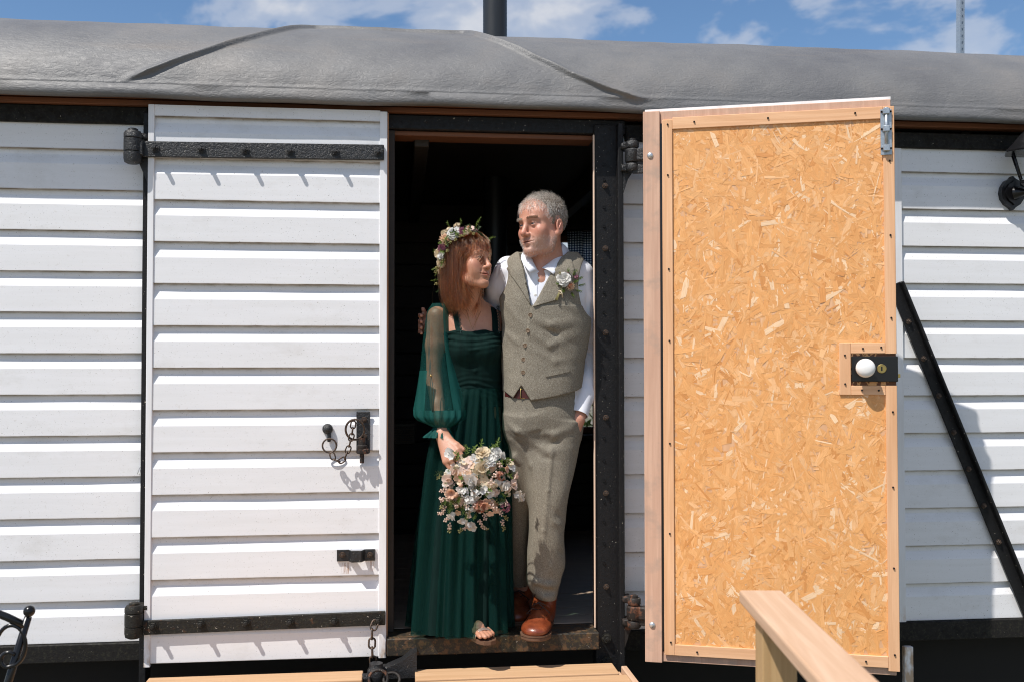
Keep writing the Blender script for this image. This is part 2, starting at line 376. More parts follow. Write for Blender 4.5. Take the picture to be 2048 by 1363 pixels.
# interior lining boards, floor boards
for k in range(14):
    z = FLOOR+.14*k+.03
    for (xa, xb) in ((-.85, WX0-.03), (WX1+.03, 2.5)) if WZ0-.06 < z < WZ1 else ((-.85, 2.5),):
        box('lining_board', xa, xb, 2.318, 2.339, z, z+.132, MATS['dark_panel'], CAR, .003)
box('partition', -.90, -.86, .05, 2.34, FLOOR, 2.8, MATS['dark_panel'], CAR, 0)
box('partition', 2.46, 2.5, .05, 2.34, FLOOR, 2.8, MATS['dark_panel'], CAR, 0)
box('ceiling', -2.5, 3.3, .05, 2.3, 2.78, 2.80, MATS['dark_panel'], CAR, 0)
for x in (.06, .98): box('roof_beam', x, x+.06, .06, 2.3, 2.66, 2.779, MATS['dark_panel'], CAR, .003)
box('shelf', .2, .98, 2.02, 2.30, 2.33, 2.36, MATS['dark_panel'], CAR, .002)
fl = box('floor', -2.5, 3.3, .032, 2.36, .646, .676, MATS['floorboard'], CAR, 0)
for k in range(17):
    y = .034+.135*k
    box('floor_board', -.85, 2.45, y, y+.1315, .677, .690, MATS['floorboard'], fl, .001)
# vent grille on the rear lining
vg = box('vent_grille', -.05, .10, 2.300, 2.317, 1.262, 1.390, MATS['lock_black'], CAR, .002)
for k in range(7): box('louvre', -.04, .09, 2.292, 2.2995, 1.275+k*.015, 1.283+k*.015, MATS['chain_iron'], vg, 0)
# rear window
t = M('glass'); 
gl = t.n('ShaderNodeBsdfTransparent', {0: (.97, .98, .98, 1)}); gs = t.n('ShaderNodeBsdfGlossy', {'Roughness': .02})
mx = t.n('ShaderNodeMixShader', {0: .06}); t.t.links.new(gl.outputs[0], mx.inputs[1]); t.t.links.new(gs.outputs[0], mx.inputs[2])
o_ = t.n('ShaderNodeOutputMaterial'); t.t.links.new(mx.outputs[0], o_.inputs[0])
wn = empty('window', (0, 0, 0)); wn.parent = CAR; fix(wn)
for a in ((WX0, WX0+.035, WZ0, WZ1), (WX1-.035, WX1, WZ0, WZ1), (WX0+.035, WX1-.035, WZ0, WZ0+.04), (WX0+.035, WX1-.035, WZ1-.04, WZ1), (WX0+.035, WX1-.035, 1.98, 2.01)):
    box('window_frame', a[0], a[1], 2.345, 2.39, a[2], a[3], MATS['soffit'], wn, .002)
box('sill', WX0-.04, WX1+.04, 2.24, 2.339, WZ0-.035, WZ0-.005, MATS['lock_black'], wn, .003)
box('pane', WX0+.034, WX1-.034, 2.365, 2.369, WZ0+.038, 1.981, MATS['glass'], wn, 0)
box('pane', WX0+.034, WX1-.034, 2.365, 2.369, 2.009, WZ1-.039, MATS['glass'], wn, 0)

# ------------------------------------------------------------------ shared bolts
def bolt_mesh(name, rw, rn, hn, rs, hs, mat):
    bm = bmesh.new(); lathe(bm, [(rw, 0), (rw, .003)], 12); lathe(bm, [(rn*.96, .003), (rn, .005), (rn, hn-.002), (rn*.9, hn)], 6)
    if hs: lathe(bm, [(rs, hn), (rs, hn+hs), (rs*.8, hn+hs+.002)], 8)
    me = bpy.data.meshes.new(name); bmesh.ops.recalc_face_normals(bm, faces=bm.faces); bm.to_mesh(me); bm.free(); me.materials.append(mat); return me
BOLT = bolt_mesh('bolt', .017, .013, .013, .008, .015, MATS['strap_steel'])
BOLT_OLD = bolt_mesh('bolt', .017, .014, .013, .008, .014, MATS['strap_old'])
HEX = bolt_mesh('bolt', .012, .0105, .009, .005, .004, MATS['chain_iron'])
HEXBIG = bolt_mesh('bolt', .021, .019, .015, .008, .006, MATS['strap_old'])
RIV = bolt_mesh('rivet', .006, .0055, .004, 0, 0, MATS['black_steel'])
SCREW = bolt_mesh('screw', .0038, .003, .0012, 0, 0, MATS['screw_dark'])

# ------------------------------------------------------------------ door post (right of the opening) with its flange
bm = bmesh.new(); bx(bm, .796, .889, -.052, -.040, .515, 2.745, .003); bx(bm, .886, .908, -.094, -.041, .515, 2.745, .004)
bx(bm, .80, .905, -.039, .03, .515, 2.745, .003)
post = from_bm('door_post', bm, MATS['black_steel'], CAR)
for y in (330, 360, 415, 453, 540, 585, 625, 706, 751, 790, 875, 920, 960, 1002, 1042, 1085, 1125):
    p = at(1208, y, -.052); inst('rivet', RIV, facing(p, (0, -1, 0)), post)
for y in (372, 497, 665, 834, 1002-17, 1172):
    p = at(1209+y*.003, y, -.052); inst('bolt', HEX, facing(p, (0, -1, 0)), post)
for y in (1275, 1318): inst('bolt', HEXBIG, facing(at(1213, y, -.052), (0, -1, 0)), post)
box('jamb', .7885, .7955, -.060, -.050, .691, 2.700, MATS['jamb_pale'], CAR, .002)
box('door_post', -.998, -.972, -.05, .03, .50, 2.745, MATS['black_steel'], CAR, .003)
box('door_post', -.045, -.02, -.026, .03, .691, 2.705, MATS['dark_panel'], CAR, .002)

# ------------------------------------------------------------------ diagonal brace
pa, pb = at(1797, 590, -.03), at(2060, 1232, -.03); dv = (pb-pa); ln = dv.length; ex_ = dv.normalized(); ez_ = Vector((0, -1, 0)); ey_ = ez_.cross(ex_)
mtx = Matrix.Translation(pa) @ Matrix((ex_, ey_, ez_)).transposed().to_4x4()
bm = bmesh.new(); b2 = bmesh.new(); bx(b2, -.05, ln, -.028, .028, 0, .008, .002); merge(bm, b2, mtx)
b2 = bmesh.new(); bx(b2, -.05, ln, .018, .030, .008, .036, .003); merge(bm, b2, mtx)
brace = from_bm('diagonal_brace', bm, MATS['black_steel'], CAR)
for k in range(7): inst('bolt', HEX, mtx @ Matrix.Translation((.12+k*.17, -.008, .008)), brace)

# ------------------------------------------------------------------ hinges
def chain_links(pts, L, wd, r_, mat, parent, out=Vector((0, -1, 0)), local=False):
    """oval links strung along a polyline; every second one turned"""
    pts = [Vector(p) for p in pts]; d = [0]
    for a, b in zip(pts, pts[1:]): d.append(d[-1]+(b-a).length)
    n = max(1, int(d[-1]/(L-2*r_))); me = bpy.data.meshes.new('chain_link'); bm = bmesh.new(); pr = []
    for k in range(16):
        a = 2*PI*k/16; pr.append((math.cos(a)*wd*.5, 0, math.sin(a)*wd*.5+(L-wd)*.5*(1 if math.sin(a) > 0 else -1)))
    tube(bm, pr, r_, 6, True); bm.to_mesh(me); bm.free(); me.materials.append(mat); me.polygons.foreach_set('use_smooth', [True]*len(me.polygons))
    for i in range(n):
        s_ = (i+.5)*d[-1]/n; j = max(k for k in range(len(d)-1) if d[k] <= s_); f_ = (s_-d[j])/(d[j+1]-d[j]); p = pts[j].lerp(pts[j+1], f_)
        tz = (pts[j+1]-pts[j]).normalized(); o2 = (out-tz*out.dot(tz)).normalized(); sx = o2.cross(tz)
        if i % 2: o2, sx = sx, -o2
        inst('chain_link', me, Matrix.Translation(p) @ Matrix((sx, o2, tz)).transposed().to_4x4(), parent, local)
def knuckle(px, ytop, ybot, flip, mat, z_web):
    c0, c1 = at(px, ytop, -.11), at(px, ybot, -.11); x = c0.x; bm = bmesh.new()
    h = c0.z-c1.z
    lathe(bm, [(.020, 0), (.031, .006), (.034, .02), (.034, h*.34), (.030, h*.36), (.034, h*.38), (.034, h*.74), (.031, h*.76), (.034, h*.78), (.034, h-.012), (.028, h-.002), (.019, h), (.019, h+.006), (.012, h+.010)], 20, Matrix.Translation((x, -.11, c1.z)))
    sx = 1 if flip else -1
    bx(bm, min(x, x+sx*.05), max(x, x+sx*.05), -.10, -.03, c1.z+h*.78, c1.z+h-.004, .006)
    ext(bm, [(x+sx*.012, c1.z+.02), (x+sx*.05, z_web), (x+sx*.05, c1.z+h*.4), (x+sx*.012, c1.z+h*.34)], (-.085, -.03))
    o = from_bm('hinge_knuckle', bm, mat, CAR, angle=40); return o
knuckle(266, 262, 328, True, MATS['strap_steel'], 2.46)
knuckle(268, 1208, 1275, True, MATS['strap_old'], .90)

# ------------------------------------------------------------------ closed left-hand door
DX0, DX1, DZ0, DZ1 = -.968, -.049, .615, 2.766; DY = -.078
dl = box('door', DX0, DX1, DY, -.028, DZ0+.004, DZ1-.004, MATS['door_edge'], CAR, .002)
dl['label'] = 'closed white boarded door with two black iron strap hinges'
zref = at(540, 986, -.094).z; PT = .1626
for k in range(-4, 11):
    zl = zref+k*PT
    if zl > DZ1: continue
    if zl+.02 < DZ0: continue
    if zl < DZ0: zl = DZ0
    board('board', -.946, -.0775, zl, DY, dl, seed=k+60.2, zcut=min(PT+.003, DZ1-zl), pitch=PT)
box('side_trim', DX0, -.945, DY-.020, DY, DZ0-.012, DZ1, MATS['white_trim'], dl, .0015)
box('side_trim', -.0785, DX1, DY-.020, DY, DZ0-.006, DZ1-.004, MATS['white_trim'], dl, .0015)
box('edge_strip', DX1+.0002, DX1+.005, -.076, -.030, DZ0, DZ1-.004, MATS['jamb'], dl, .001)
def strap(p0, p1, hw, mat, bmesh_, bolts, wrap):
    bm = bmesh.new(); n = 24; V = []; F = []
    bx(bm, p0.x, p1.x, -.1125, -.099, -hw, hw, .0025)
    me_o = from_bm('hinge_strap', bm, mat, dl)
    zz0, zz1 = p0.z, p1.z
    for v in me_o.data.vertices:
        f_ = (v.co.x-p0.x)/(p1.x-p0.x); v.co.z += zz0+(zz1-zz0)*f_
    bm = bmesh.new(); bx(bm, wrap, p0.x+.006, -.128, -.100, zz0-hw+.003, zz0+hw-.003, .005); from_bm('strap_eye', bm, mat, dl)
    for (bxp, byp) in bolts: inst('bolt', bmesh_, facing(at(bxp, byp, -.1125), (0, -1, 0)), dl)
strap(Vector((-.985, 0, 2.588)), Vector((-.062, 0, 2.596)), .0305, MATS['strap_steel'], BOLT, [(310, 297), (402, 299), (490, 301), (580, 303), (670, 304), (756, 305)], at(266, 300, -.11).x)
strap(Vector((-.985, 0, .757)), Vector((-.052, 0, .768)), .0270, MATS['strap_old'], BOLT_OLD, [(307, 1250), (402, 1246), (492, 1244), (580, 1242), (668, 1240), (756, 1238)], at(268, 1246, -.11).x)
# rust stains are part of the board material; the latch: backplate, pin, ring, chain
YD = DY-.016
pl0, pl1 = at(713, 822, YD-.004), at(740, 904, YD-.004)
box('latch_plate', pl0.x, pl1.x, YD-.010, YD-.0005, pl1.z, pl0.z, MATS['strap_steel'], dl, .002)
for py in (838, 872): inst('bolt', HEX, facing(at(728, py, YD-.010), (0, -1, 0)), dl)
c0 = at(724, 885, YD-.03)
bm = bmesh.new(); lathe(bm, [(.017, 0), (.020, .004), (.020, .02), (.014, .024), (.014, .05)], 14, Matrix.Translation((c0.x, YD-.03, c0.z-.03)))
lathe(bm, [(.008, 0), (.009, .04)], 10, Matrix.Translation((c0.x, YD-.03, at(724, 925, YD-.03).z)))
lathe(bm, [(.024, 0), (.026, .004), (.026, .016), (.022, .02)], 6, Matrix.Translation((c0.x+.004, YD-.028, at(724, 906, YD-.03).z)))
from_bm('latch_pin', bm, MATS['rusty'], dl, angle=40)
rc = at(710, 858, YD-.045); tube_obj('latch_ring', [(rc.x+.036*math.cos(a), YD-.045-.012*math.sin(a), rc.z+.040*math.sin(a)) for a in np.linspace(0, 2*PI, 28)[:-1]], .0042, MATS['chain_iron'], dl, 8, True)
kc = at(655, 857, YD-.012); bm = bmesh.new(); lathe(bm, [(.019, 0), (.021, .005), (.019, .014), (.010, .021), (.006, .024)], 16, facing(Vector((kc.x, YD-.001, kc.z)), (0, -1, 0)))
bx(bm, kc.x-.001, kc.x+.013, YD-.016, YD-.004, kc.z-.05, kc.z-.012, .003); from_bm('latch_stud', bm, MATS['strap_steel'], dl, angle=40)
rc2 = at(659, 890, YD-.02); tube_obj('small_ring', [(rc2.x+.027*math.cos(a), YD-.022, rc2.z+.027*math.sin(a)) for a in np.linspace(0, 2*PI, 24)[:-1]], .0034, MATS['chain_iron'], dl, 8, True)
chain_links([at(663, 905, YD-.03), at(668, 918, YD-.034), at(680, 922, YD-.036), at(690, 915, YD-.038), at(698, 893, YD-.04), at(704, 868, YD-.042), at(707, 842, YD-.045)], .030, .019, .0031, MATS['chain_iron'], dl)
# staple lower down
s0, s1 = at(674, 1112, YD), at(750, 1105, YD)
bm = bmesh.new(); hz = .022; zc = (s0.z+s1.z)/2
path = [(s0.x, 0), (s0.x+.045, 0), (s0.x+.058, -.030), (s1.x-.052, -.030), (s1.x-.04, 0), (s1.x, 0)]
poly_f = []
for k in range(len(path)-1):
    (xa, ya), (xb, yb) = path[k], path[k+1]
    a_ = [Vector((xa, YD-.001+ya, zc-hz)), Vector((xb, YD-.001+yb, zc-hz)), Vector((xb, YD-.001+yb, zc+hz)), Vector((xa, YD-.001+ya, zc+hz))]
    f_ = [bm.verts.new(v) for v in a_]; g_ = [bm.verts.new(v+Vector((0, -.008, 0))) for v in a_]
    bm.faces.new(f_); bm.faces.new(g_[::-1])
    for i in range(4): bm.faces.new((f_[i], g_[i], g_[(i+1) % 4], f_[(i+1) % 4]))
from_bm('staple', bm, MATS['strap_steel'], dl)
for px in (685, 740): inst('bolt', HEX, facing(at(px, 1108, YD-.009), (0, -1, 0)), dl)
# rust runs under the staple
t = M('rust_run'); n1 = t.noise(t.map(t.oc, (160, 10, 14)), 1.0, 4, .6)
fade = t.ramp(n1, [(.5, 0.), (.72, .55)]); bs_ = t.n('ShaderNodeBsdfPrincipled', {'Base Color': (.42, .20, .08, 1), 'Roughness': .7})
tr = t.n('ShaderNodeBsdfTransparent'); mx = t.n('ShaderNodeMixShader', {0: fade}); t.t.links.new(tr.outputs[0], mx.inputs[1]); t.t.links.new(bs_.outputs[0], mx.inputs[2])
o_ = t.n('ShaderNodeOutputMaterial'); t.t.links.new(mx.outputs[0], o_.inputs[0])
for (xa, xb, ya, yb) in ((678, 698, 1124, 1146), (736, 748, 1118, 1142)):
    a_, b_ = at(xa, ya, YD), at(xb, yb, YD); mesh('rust_stain', [(a_.x, YD-.0012, b_.z), (b_.x, YD-.0012, b_.z), (b_.x, YD-.0012, a_.z), (a_.x, YD-.0012, a_.z)], [(0, 1, 2, 3)], MATS['rust_run'], dl)
# chain hanging from the lower strap
chain_links([at(752, 1240, -.135), at(744, 1262, -.15), at(744, 1290, -.152), at(745, 1312, -.15), at(748, 1330, -.145), at(752, 1346, -.14)], .040, .025, .0042, MATS['chain_iron'], dl)

# door-stop casting below the sill
bm = bmesh.new(); q = at(752, 1335, -.20)
lathe(bm, [(.030, 0), (.034, .01), (.034, .05), (.026, .062), (.026, .075)], 12, Matrix.Translation((q.x, -.185, q.z-.06)))
bx(bm, q.x-.012, q.x+.155, -.175, -.12, q.z-.045, q.z-.005, .008)
ext(bm, [(q.x+.04, q.z-.045), (q.x+.155, q.z-.045), (q.x+.155, q.z+.055), (q.x+.13, q.z+.045), (q.x+.10, q.z+.02), (q.x+.04, q.z-.004)], (-.19, -.125))
bx(bm, q.x-.12, q.x-.02, -.245, -.20, q.z-.055, q.z-.015, .010)
from_bm('door_catch', bm, MATS['strap_steel'], CAR, angle=40)
tube_obj('catch_ring', [(q.x+.01+.035*math.cos(a), -.25+.01*math.sin(a), q.z-.025+.03*math.sin(a)) for a in np.linspace(0, 2*PI, 22)[:-1]], .006, MATS['rusty'], CAR, 8, True)
tube_obj('catch_ring', [(q.x+.06+.03*math.cos(a), -.235+.02*math.sin(a), q.z-.035+.02*math.sin(a)) for a in np.linspace(0, 2*PI, 22)[:-1]], .006, MATS['rusty'], CAR, 8, True)
# small wire hook on the wall beside the door
hp = at(279, 938, -.03); tube_obj('wire_hook', [hp+Vector((.012, 0, .025)), hp+Vector((.0, -.004, .004)), hp+Vector((-.006, -.006, -.016)), hp+Vector((.0, -.006, -.02)), hp+Vector((.004, -.004, .0)), hp+Vector((.016, .01, .02))], .0018, MATS['zinc'], CAR, 6)

# ------------------------------------------------------------------ open right-hand door, modelled flat (x along it, y towards the wall, z up)
P0, P1 = Vector((.957, -.225, 0)), Vector((1.850, -.525, 0)); dd = (P1-P0); WD = dd.length; ang = math.atan2(dd.y, dd.x)
dr = bpy.data.objects.new('door', bpy.data.meshes.new('door')); link(dr, CAR); fix(dr); dr.matrix_basis = Matrix.Translation((P0.x, P0.y, 0)) @ Matrix.Rotation(ang, 4, 'Z')
dr['label'] = 'door standing open with strand board and pine battens on its inner face'
bm = bmesh.new(); Z0, Z1 = .60, 2.757
bx(bm, 0, .066, 0, .05, Z0-.003, Z1, .002); bx(bm, .0665, WD-.012, .010, .05, Z1-.05, Z1, .002); bx(bm, .0665, WD-.012, .010, .05, Z0, Z0+.04, .002); bx(bm, WD-.05, WD-.012, .010, .05, Z0+.041, Z1-.051, .001)
bm.to_mesh(dr.data); bm.free(); dr.data.materials.append(MATS['door_edge'])
box('outer_skin', .004, WD-.006, .051, .060, Z0-.004, Z1+.020, MATS['white_trim'], dr, 0, True)
box('cover_strip', .001, .075, .0505, .064, Z0-.01, Z1+.004, MATS['white_trim'], dr, .001, True)
box('gap_strip', .0662, .0745, .004, .0095, Z0+.045, Z1-.05, MATS['lock_black'], dr, 0, True)  # black strip put in for the shade of the gap beside the stile
XB0, XB1 = .075, WD; BT = -.004                             # batten faces stand proud of the strand board
pz = lambda px, py, lx: (lambda p: p.z)(at(px, py, (P0+(P1-P0)*(lx/WD)).y))
ZT = Z1-.030; ZB = Z0+.030
box('strand_board', XB0+.002, WD-.006, .0045, .0095, Z0+.035, Z1-.034, MATS['batten'], dr, 0, True)
NOTCH0, NOTCH1 = pz(1745, 707, .9), pz(1745, 770, .9)       # lock recess, top and bottom
LX = .735                                                    # left end of the lock frame
def batt(x0, x1, z0, z1, across=False): return box('batten', x0, x1, BT, .0043, z0, z1, MATS['batten_across' if across else 'batten'], dr, .0015, True)
batt(XB0, XB0+.040, Z0+.030, ZT-.008)
batt(XB0+.0405, WD-.0425, ZT-.046, ZT, True); batt(XB0+.0405, WD-.0425, ZB, ZB+.042, True)
batt(WD-.042, WD-.002, NOTCH0, ZT); batt(WD-.042, WD-.002, ZB-.012, NOTCH1)
batt(LX+.042, WD-.0425, NOTCH0+.002, NOTCH0+.042, True); batt(LX+.042, WD-.0425, NOTCH1-.036, NOTCH1-.001, True)
batt(LX, LX+.0415, NOTCH1-.036, NOTCH0+.042)
for (lx, lz) in [(.097, 2.70), (.097, 2.50), (.099, 2.13), (.10, 1.85), (.10, 1.45), (.098, 1.1), (.10, .68), (.20, ZT-.022), (.48, ZT-.022), (.80, ZT-.02), (WD-.02, 2.52), (WD-.02, 2.24), (WD-.02, 1.93), (WD-.018, 1.58), (WD-.02, 1.3), (WD-.02, 1.0), (WD-.02, .68), (.2, ZB+.018), (.82, ZB+.02), (LX+.02, NOTCH0-.005), (LX+.02, NOTCH1+.005), (LX+.085, NOTCH0+.02), (LX+.15, NOTCH0+.024), (LX+.08, NOTCH1-.018), (LX+.14, NOTCH1-.019)]:
    inst('screw', SCREW, facing(Vector((lx, BT-.0001, lz)), (0, -1, 0)), dr, True)
# lock
nz0, nz1 = NOTCH1, NOTCH0; zm = (nz0+nz1)/2
box('lock_recess', LX+.042, WD-.004, .0035, .0044, nz0, nz1, MATS['soffit'], dr, 0, True)
box('lock_case', LX+.044, WD+.001, -.012, .0034, nz0+.014, nz1-.009, MATS['lock_black'], dr, .002, True)
box('lock_bolt', WD+.0012, WD+.010, -.006, .0, zm-.030, zm-.016, MATS['brass'], dr, .001, True)
bm = bmesh.new(); lathe(bm, [(.012, 0), (.012, .014), (.020, .018), (.031, .026), (.0355, .036), (.034, .046), (.027, .054), (.015, .058), (.004, .059)], 28, facing(Vector((LX+.088, -.012, zm+.006)), (0, -1, 0)))
from_bm('door_knob', bm, MATS['porcelain'], dr, True, True)
bm = bmesh.new(); lathe(bm, [(.017, 0), (.017, .002), (.0145, .003), (.0145, .0022), (.013, .002)], 24, facing(Vector((LX+.150, -.0121, zm+.004)), (0, -1, 0))); esc = from_bm('escutcheon', bm, MATS['brass'], dr, False, True)
box('keyhole', LX+.1475, LX+.1525, -.0156, -.0144, zm-.004, zm+.012, MATS['lock_black'], dr, 0, True)
# tower bolt at the top corner
tz0, tz1 = ZT-.185, ZT-.012; tx = WD-.052
tbm = bmesh.new(); bx(tbm, tx, tx+.040, BT-.0055, BT-.0005, tz0, tz1, .001); from_bm('tower_bolt', tbm, MATS['galvanised'], dr, local=True)
tbm = bmesh.new(); tube(tbm, [(tx+.020, BT-.012, tz0+.03), (tx+.020, BT-.012, tz1+.004)], .0065, 10); from_bm('bolt_rod', tbm, MATS['galvanised'], dr, True, True)
for zz in (tz0+.012, tz0+.085, tz1-.022):
    box('bolt_keeper', tx+.008, tx+.032, BT-.021, BT-.0056, zz, zz+.024, MATS['galvanised'], dr, .003, True)
    for xx in (tx+.004, tx+.036): inst('screw', SCREW, facing(Vector((xx, BT-.0056, zz+.012)), (0, -1, 0)), dr, True)
# coach bolt heads on the hinge stile
DOME = bpy.data.meshes.new('bolt'); bm = bmesh.new(); lathe(bm, [(.0125, 0), (.012, .002), (.0095, .005), (.005, .0068), (.001, .0073)], 16); bm.to_mesh(DOME); bm.free(); DOME.materials.append(MATS['zinc']); DOME.polygons.foreach_set('use_smooth', [True]*len(DOME.polygons))
for (px, py) in ((1297, 311), (1300, 1249)):
    inst('bolt', DOME, facing(Vector((.028, -.0001, at(px, py, -.235).z)), (0, -1, 0)), dr, True)
# the strap on the outer face, its end reaching the hinge
for (zz, mt_) in ((2.555, 'strap_steel'), (.75, 'rusty')):
    box('hinge_strap', -.05, WD-.1, .0645, .077, zz-.03, zz+.03, MATS[mt_], dr, .003, True)
# strands of the board: thousands of thin wood flakes
def osb(parent, x0, x1, z0, z1, n):
    r2 = np.random.default_rng(3); V = []; F = []; C = []; UV = []
    pal = np.array([(.80, .405, .148), (.83, .44, .178), (.77, .37, .125), (.85, .49, .235), (.79, .385, .135), (.88, .62, .39), (.68, .30, .09), (.82, .425, .165)])
    wts = np.array([.24, .20, .15, .10, .17, .045, .045, .05]); wts /= wts.sum()
    for i in range(n):
        L = r2.uniform(.030, .095)*(1 if r2.random() < .75 else 1.5); wd = r2.uniform(.004, .024); a = r2.normal(PI/2, .85) if r2.random() < .7 else r2.uniform(0, PI)
        if i < 900: L *= 1.5; wd *= 2.2
        if i > n*.5 and r2.random() < .45: wd *= .35; L *= .6
        cx, cz = r2.uniform(x0, x1), r2.uniform(z0, z1); ca, sa = math.cos(a), math.sin(a)
        y = .0042-.0009*(i/n)-r2.uniform(0, .0001); tl, tw = r2.normal(0, .00028), r2.normal(0, .00022)
        e1, e2, e3, e4 = r2.uniform(-.35, .35, 4)*wd
        loc = [(-L/2+e1, -wd/2), (-L*.1, -wd/2*(1+r2.uniform(-.3, .25))), (L/2+e2, -wd/2*r2.uniform(.3, 1)), (L/2+e3, wd/2*r2.uniform(.4, 1)), (L*.12, wd/2*(1+r2.uniform(-.3, .25))), (-L/2+e4, wd/2*r2.uniform(.4, 1))]
        b = len(V); c = pal[r2.choice(8, p=wts)]*r2.uniform(.94, 1.06); u0 = r2.uniform(0, 50)
        for (l, w_) in loc:
            V.append((min(max(cx+ca*l-sa*w_, x0), x1), y+tl*l/L*2+tw*w_/wd*2, min(max(cz+sa*l+ca*w_, z0), z1))); C.append((*np.clip(c, 0, 1), 1)); UV.append((l*8+u0, w_+u0))
        F.append((b, b+1, b+2, b+3, b+4, b+5))
    me = bpy.data.meshes.new('wood_strands'); me.from_pydata(V, [], F); me.update()
    ca_ = me.color_attributes.new('tint', 'FLOAT_COLOR', 'POINT'); ca_.data.foreach_set('color', np.array(C, dtype=np.float32).ravel())
    uvl = me.uv_layers.new(name='UVMap'); li = np.empty(len(me.loops), dtype=np.int32); me.loops.foreach_get('vertex_index', li); uvl.data.foreach_set('uv', np.array(UV, dtype=np.float32)[li].ravel())
    o = from_mesh('wood_strands', me, MATS['osb_flake'], parent, local=True); o['kind'] = 'stuff'; return o
osb(dr, XB0+.03, WD-.03, ZB+.03, ZT-.035, 6500)

# hinges of the open door
def knuckle_r(zc, mat):
    x = .935; bm = bmesh.new()
    for (a, b, r_) in ((-.062, -.032, .027), (-.028, .026, .030), (.030, .058, .027)):
        lathe(bm, [(r_*.9, a), (r_, a+.005), (r_, b-.005), (r_*.85, b)], 18, Matrix.Translation((x, -.135, zc)))
    lathe(bm, [(.016, .058), (.016, .066), (.008, .070)], 12, Matrix.Translation((x, -.135, zc)))
    bx(bm, .895, x, -.12, -.05, zc+.032, zc+.056, .004); bx(bm, .895, x, -.12, -.05, zc-.06, zc-.034, .004)
    ext(bm, [(.905, zc-.06), (.945, zc-.06), (.925, zc-.09), (.905, zc-.15)], (-.10, -.05))
    from_bm('hinge_knuckle', bm, mat, CAR, angle=40)
    bm = bmesh.new(); b2 = bmesh.new(); bx(b2, -.035, .02, .055, .078, zc-.027, zc+.025, .006)
    mm = Matrix.Translation((P0.x, P0.y, 0)) @ Matrix.Rotation(ang, 4, 'Z'); merge(bm, b2, mm)
    b2 = bmesh.new(); bx(b2, x-.012, x+.055, -.160, -.135, zc-.027, zc+.025, .006); merge(bm, b2)
    from_bm('strap_eye', bm, mat, CAR)
knuckle_r(at(1262, 312, -.13).z, MATS['strap_steel']); knuckle_r(at(1268, 1222, -.13).z, MATS['rusty'])

# ================================================================== wooden steps with handrail
ST = empty('wooden_steps', (-.1, -.9, 0)); tag(ST, 'new timber landing of planks with a handrail in front of the doorway', 'steps')
DK = .575
for (xa, xb, ya, yb, dz) in ((-.93, -.135, -.285, -.172, .012), (.062, .84, -.290, -.158, .004)):
    box('plank', xa, xb, ya, yb, DK-.028+dz, DK+dz, MATS['decking'], ST, .004, seg=2)
for k in range(9):
    y1 = -.296-k*.146
    box('plank', -1.0, .868, y1-.140, y1, DK-.030, DK-.001, MATS['decking'], ST, .004, seg=2)
for x in (-.98, -.07, .85):
    box('joist', x-.022, x+.022, -1.60, -.16 if x > .8 else -.30, DK-.18, DK-.031, MATS['decking_along'], ST, .003)
box('fascia', .873, .897, -1.60, -.17, DK-.15, DK-.006, MATS['decking_along'], ST, .003)
for (x, y) in ((-.95, -1.55), (.82, -1.05), (-.95, -.25), (.80, -.25)): box('leg', x-.04, x+.04, y-.04, y+.04, 0, DK-.181, MATS['post_wood'], ST, .003)
ra, rb_ = at(1477, 1182, -1.78), at(1559, 1175, -1.78)
RZ = 1.222
RT = Matrix.Translation((.85, -1.78, 0)) @ Matrix.Rotation(R(-8.1), 4, 'Z')          # the flight leaves the landing at a slight angle
for nm, bb, mt_, bv in (('handrail', (-.05, .05, -1.6, 0, RZ-.030, RZ), 'decking_along', .005), ('post', (-.035, .04, -.18, -.105, 0, RZ-.031), 'post_wood', .003), ('post', (-.035, .04, -1.4, -1.325, 0, RZ-.031), 'post_wood', .003), ('rail', (-.015, .02, -1.32, -.185, .74, .80), 'decking_along', .003)):
    o = box(nm, *bb, MATS[mt_], ST, bv, seg=2); o.matrix_basis = RT

# ================================================================== small things around
PO = empty('support_pole', (at(1905, 50, 2.9).x, 2.9, 0)); tag(PO, 'perforated galvanised steel channel rising behind the roof, far right', 'pole')
px_ = PO.location.x; bm = bmesh.new(); H_ = 5.6
for (a, b) in ((-.0205, -.0065), (.0065, .0205)): bx(bm, px_+a, px_+b, 2.9, 2.9025, 0, H_)
for k in range(int(H_/.05)): bx(bm, px_-.0065, px_+.0065, 2.9, 2.9025, k*.05+.014+.014, min(H_, (k+1)*.05+.014-.014+.008))
bx(bm, px_-.0205, px_-.018, 2.9026, 2.941, 0, H_); bx(bm, px_+.018, px_+.0205, 2.9026, 2.941, 0, H_)
bx(bm, px_-.0179, px_-.010, 2.9385, 2.941, 0, H_); bx(bm, px_+.010, px_+.0179, 2.9385, 2.941, 0, H_)
o = from_bm('channel', bm, MATS['galvanised'], PO); o.matrix_basis = Matrix.Translation((px_, 2.92, 0)) @ Matrix.Rotation(R(14), 4, 'Z') @ Matrix.Rotation(R(1.2), 4, 'Y') @ Matrix.Translation((-px_, -2.92, 0)); 
box('foot_plate', px_-.08, px_+.08, 2.84, 3.0, 0, .012, MATS['galvanised'], PO)

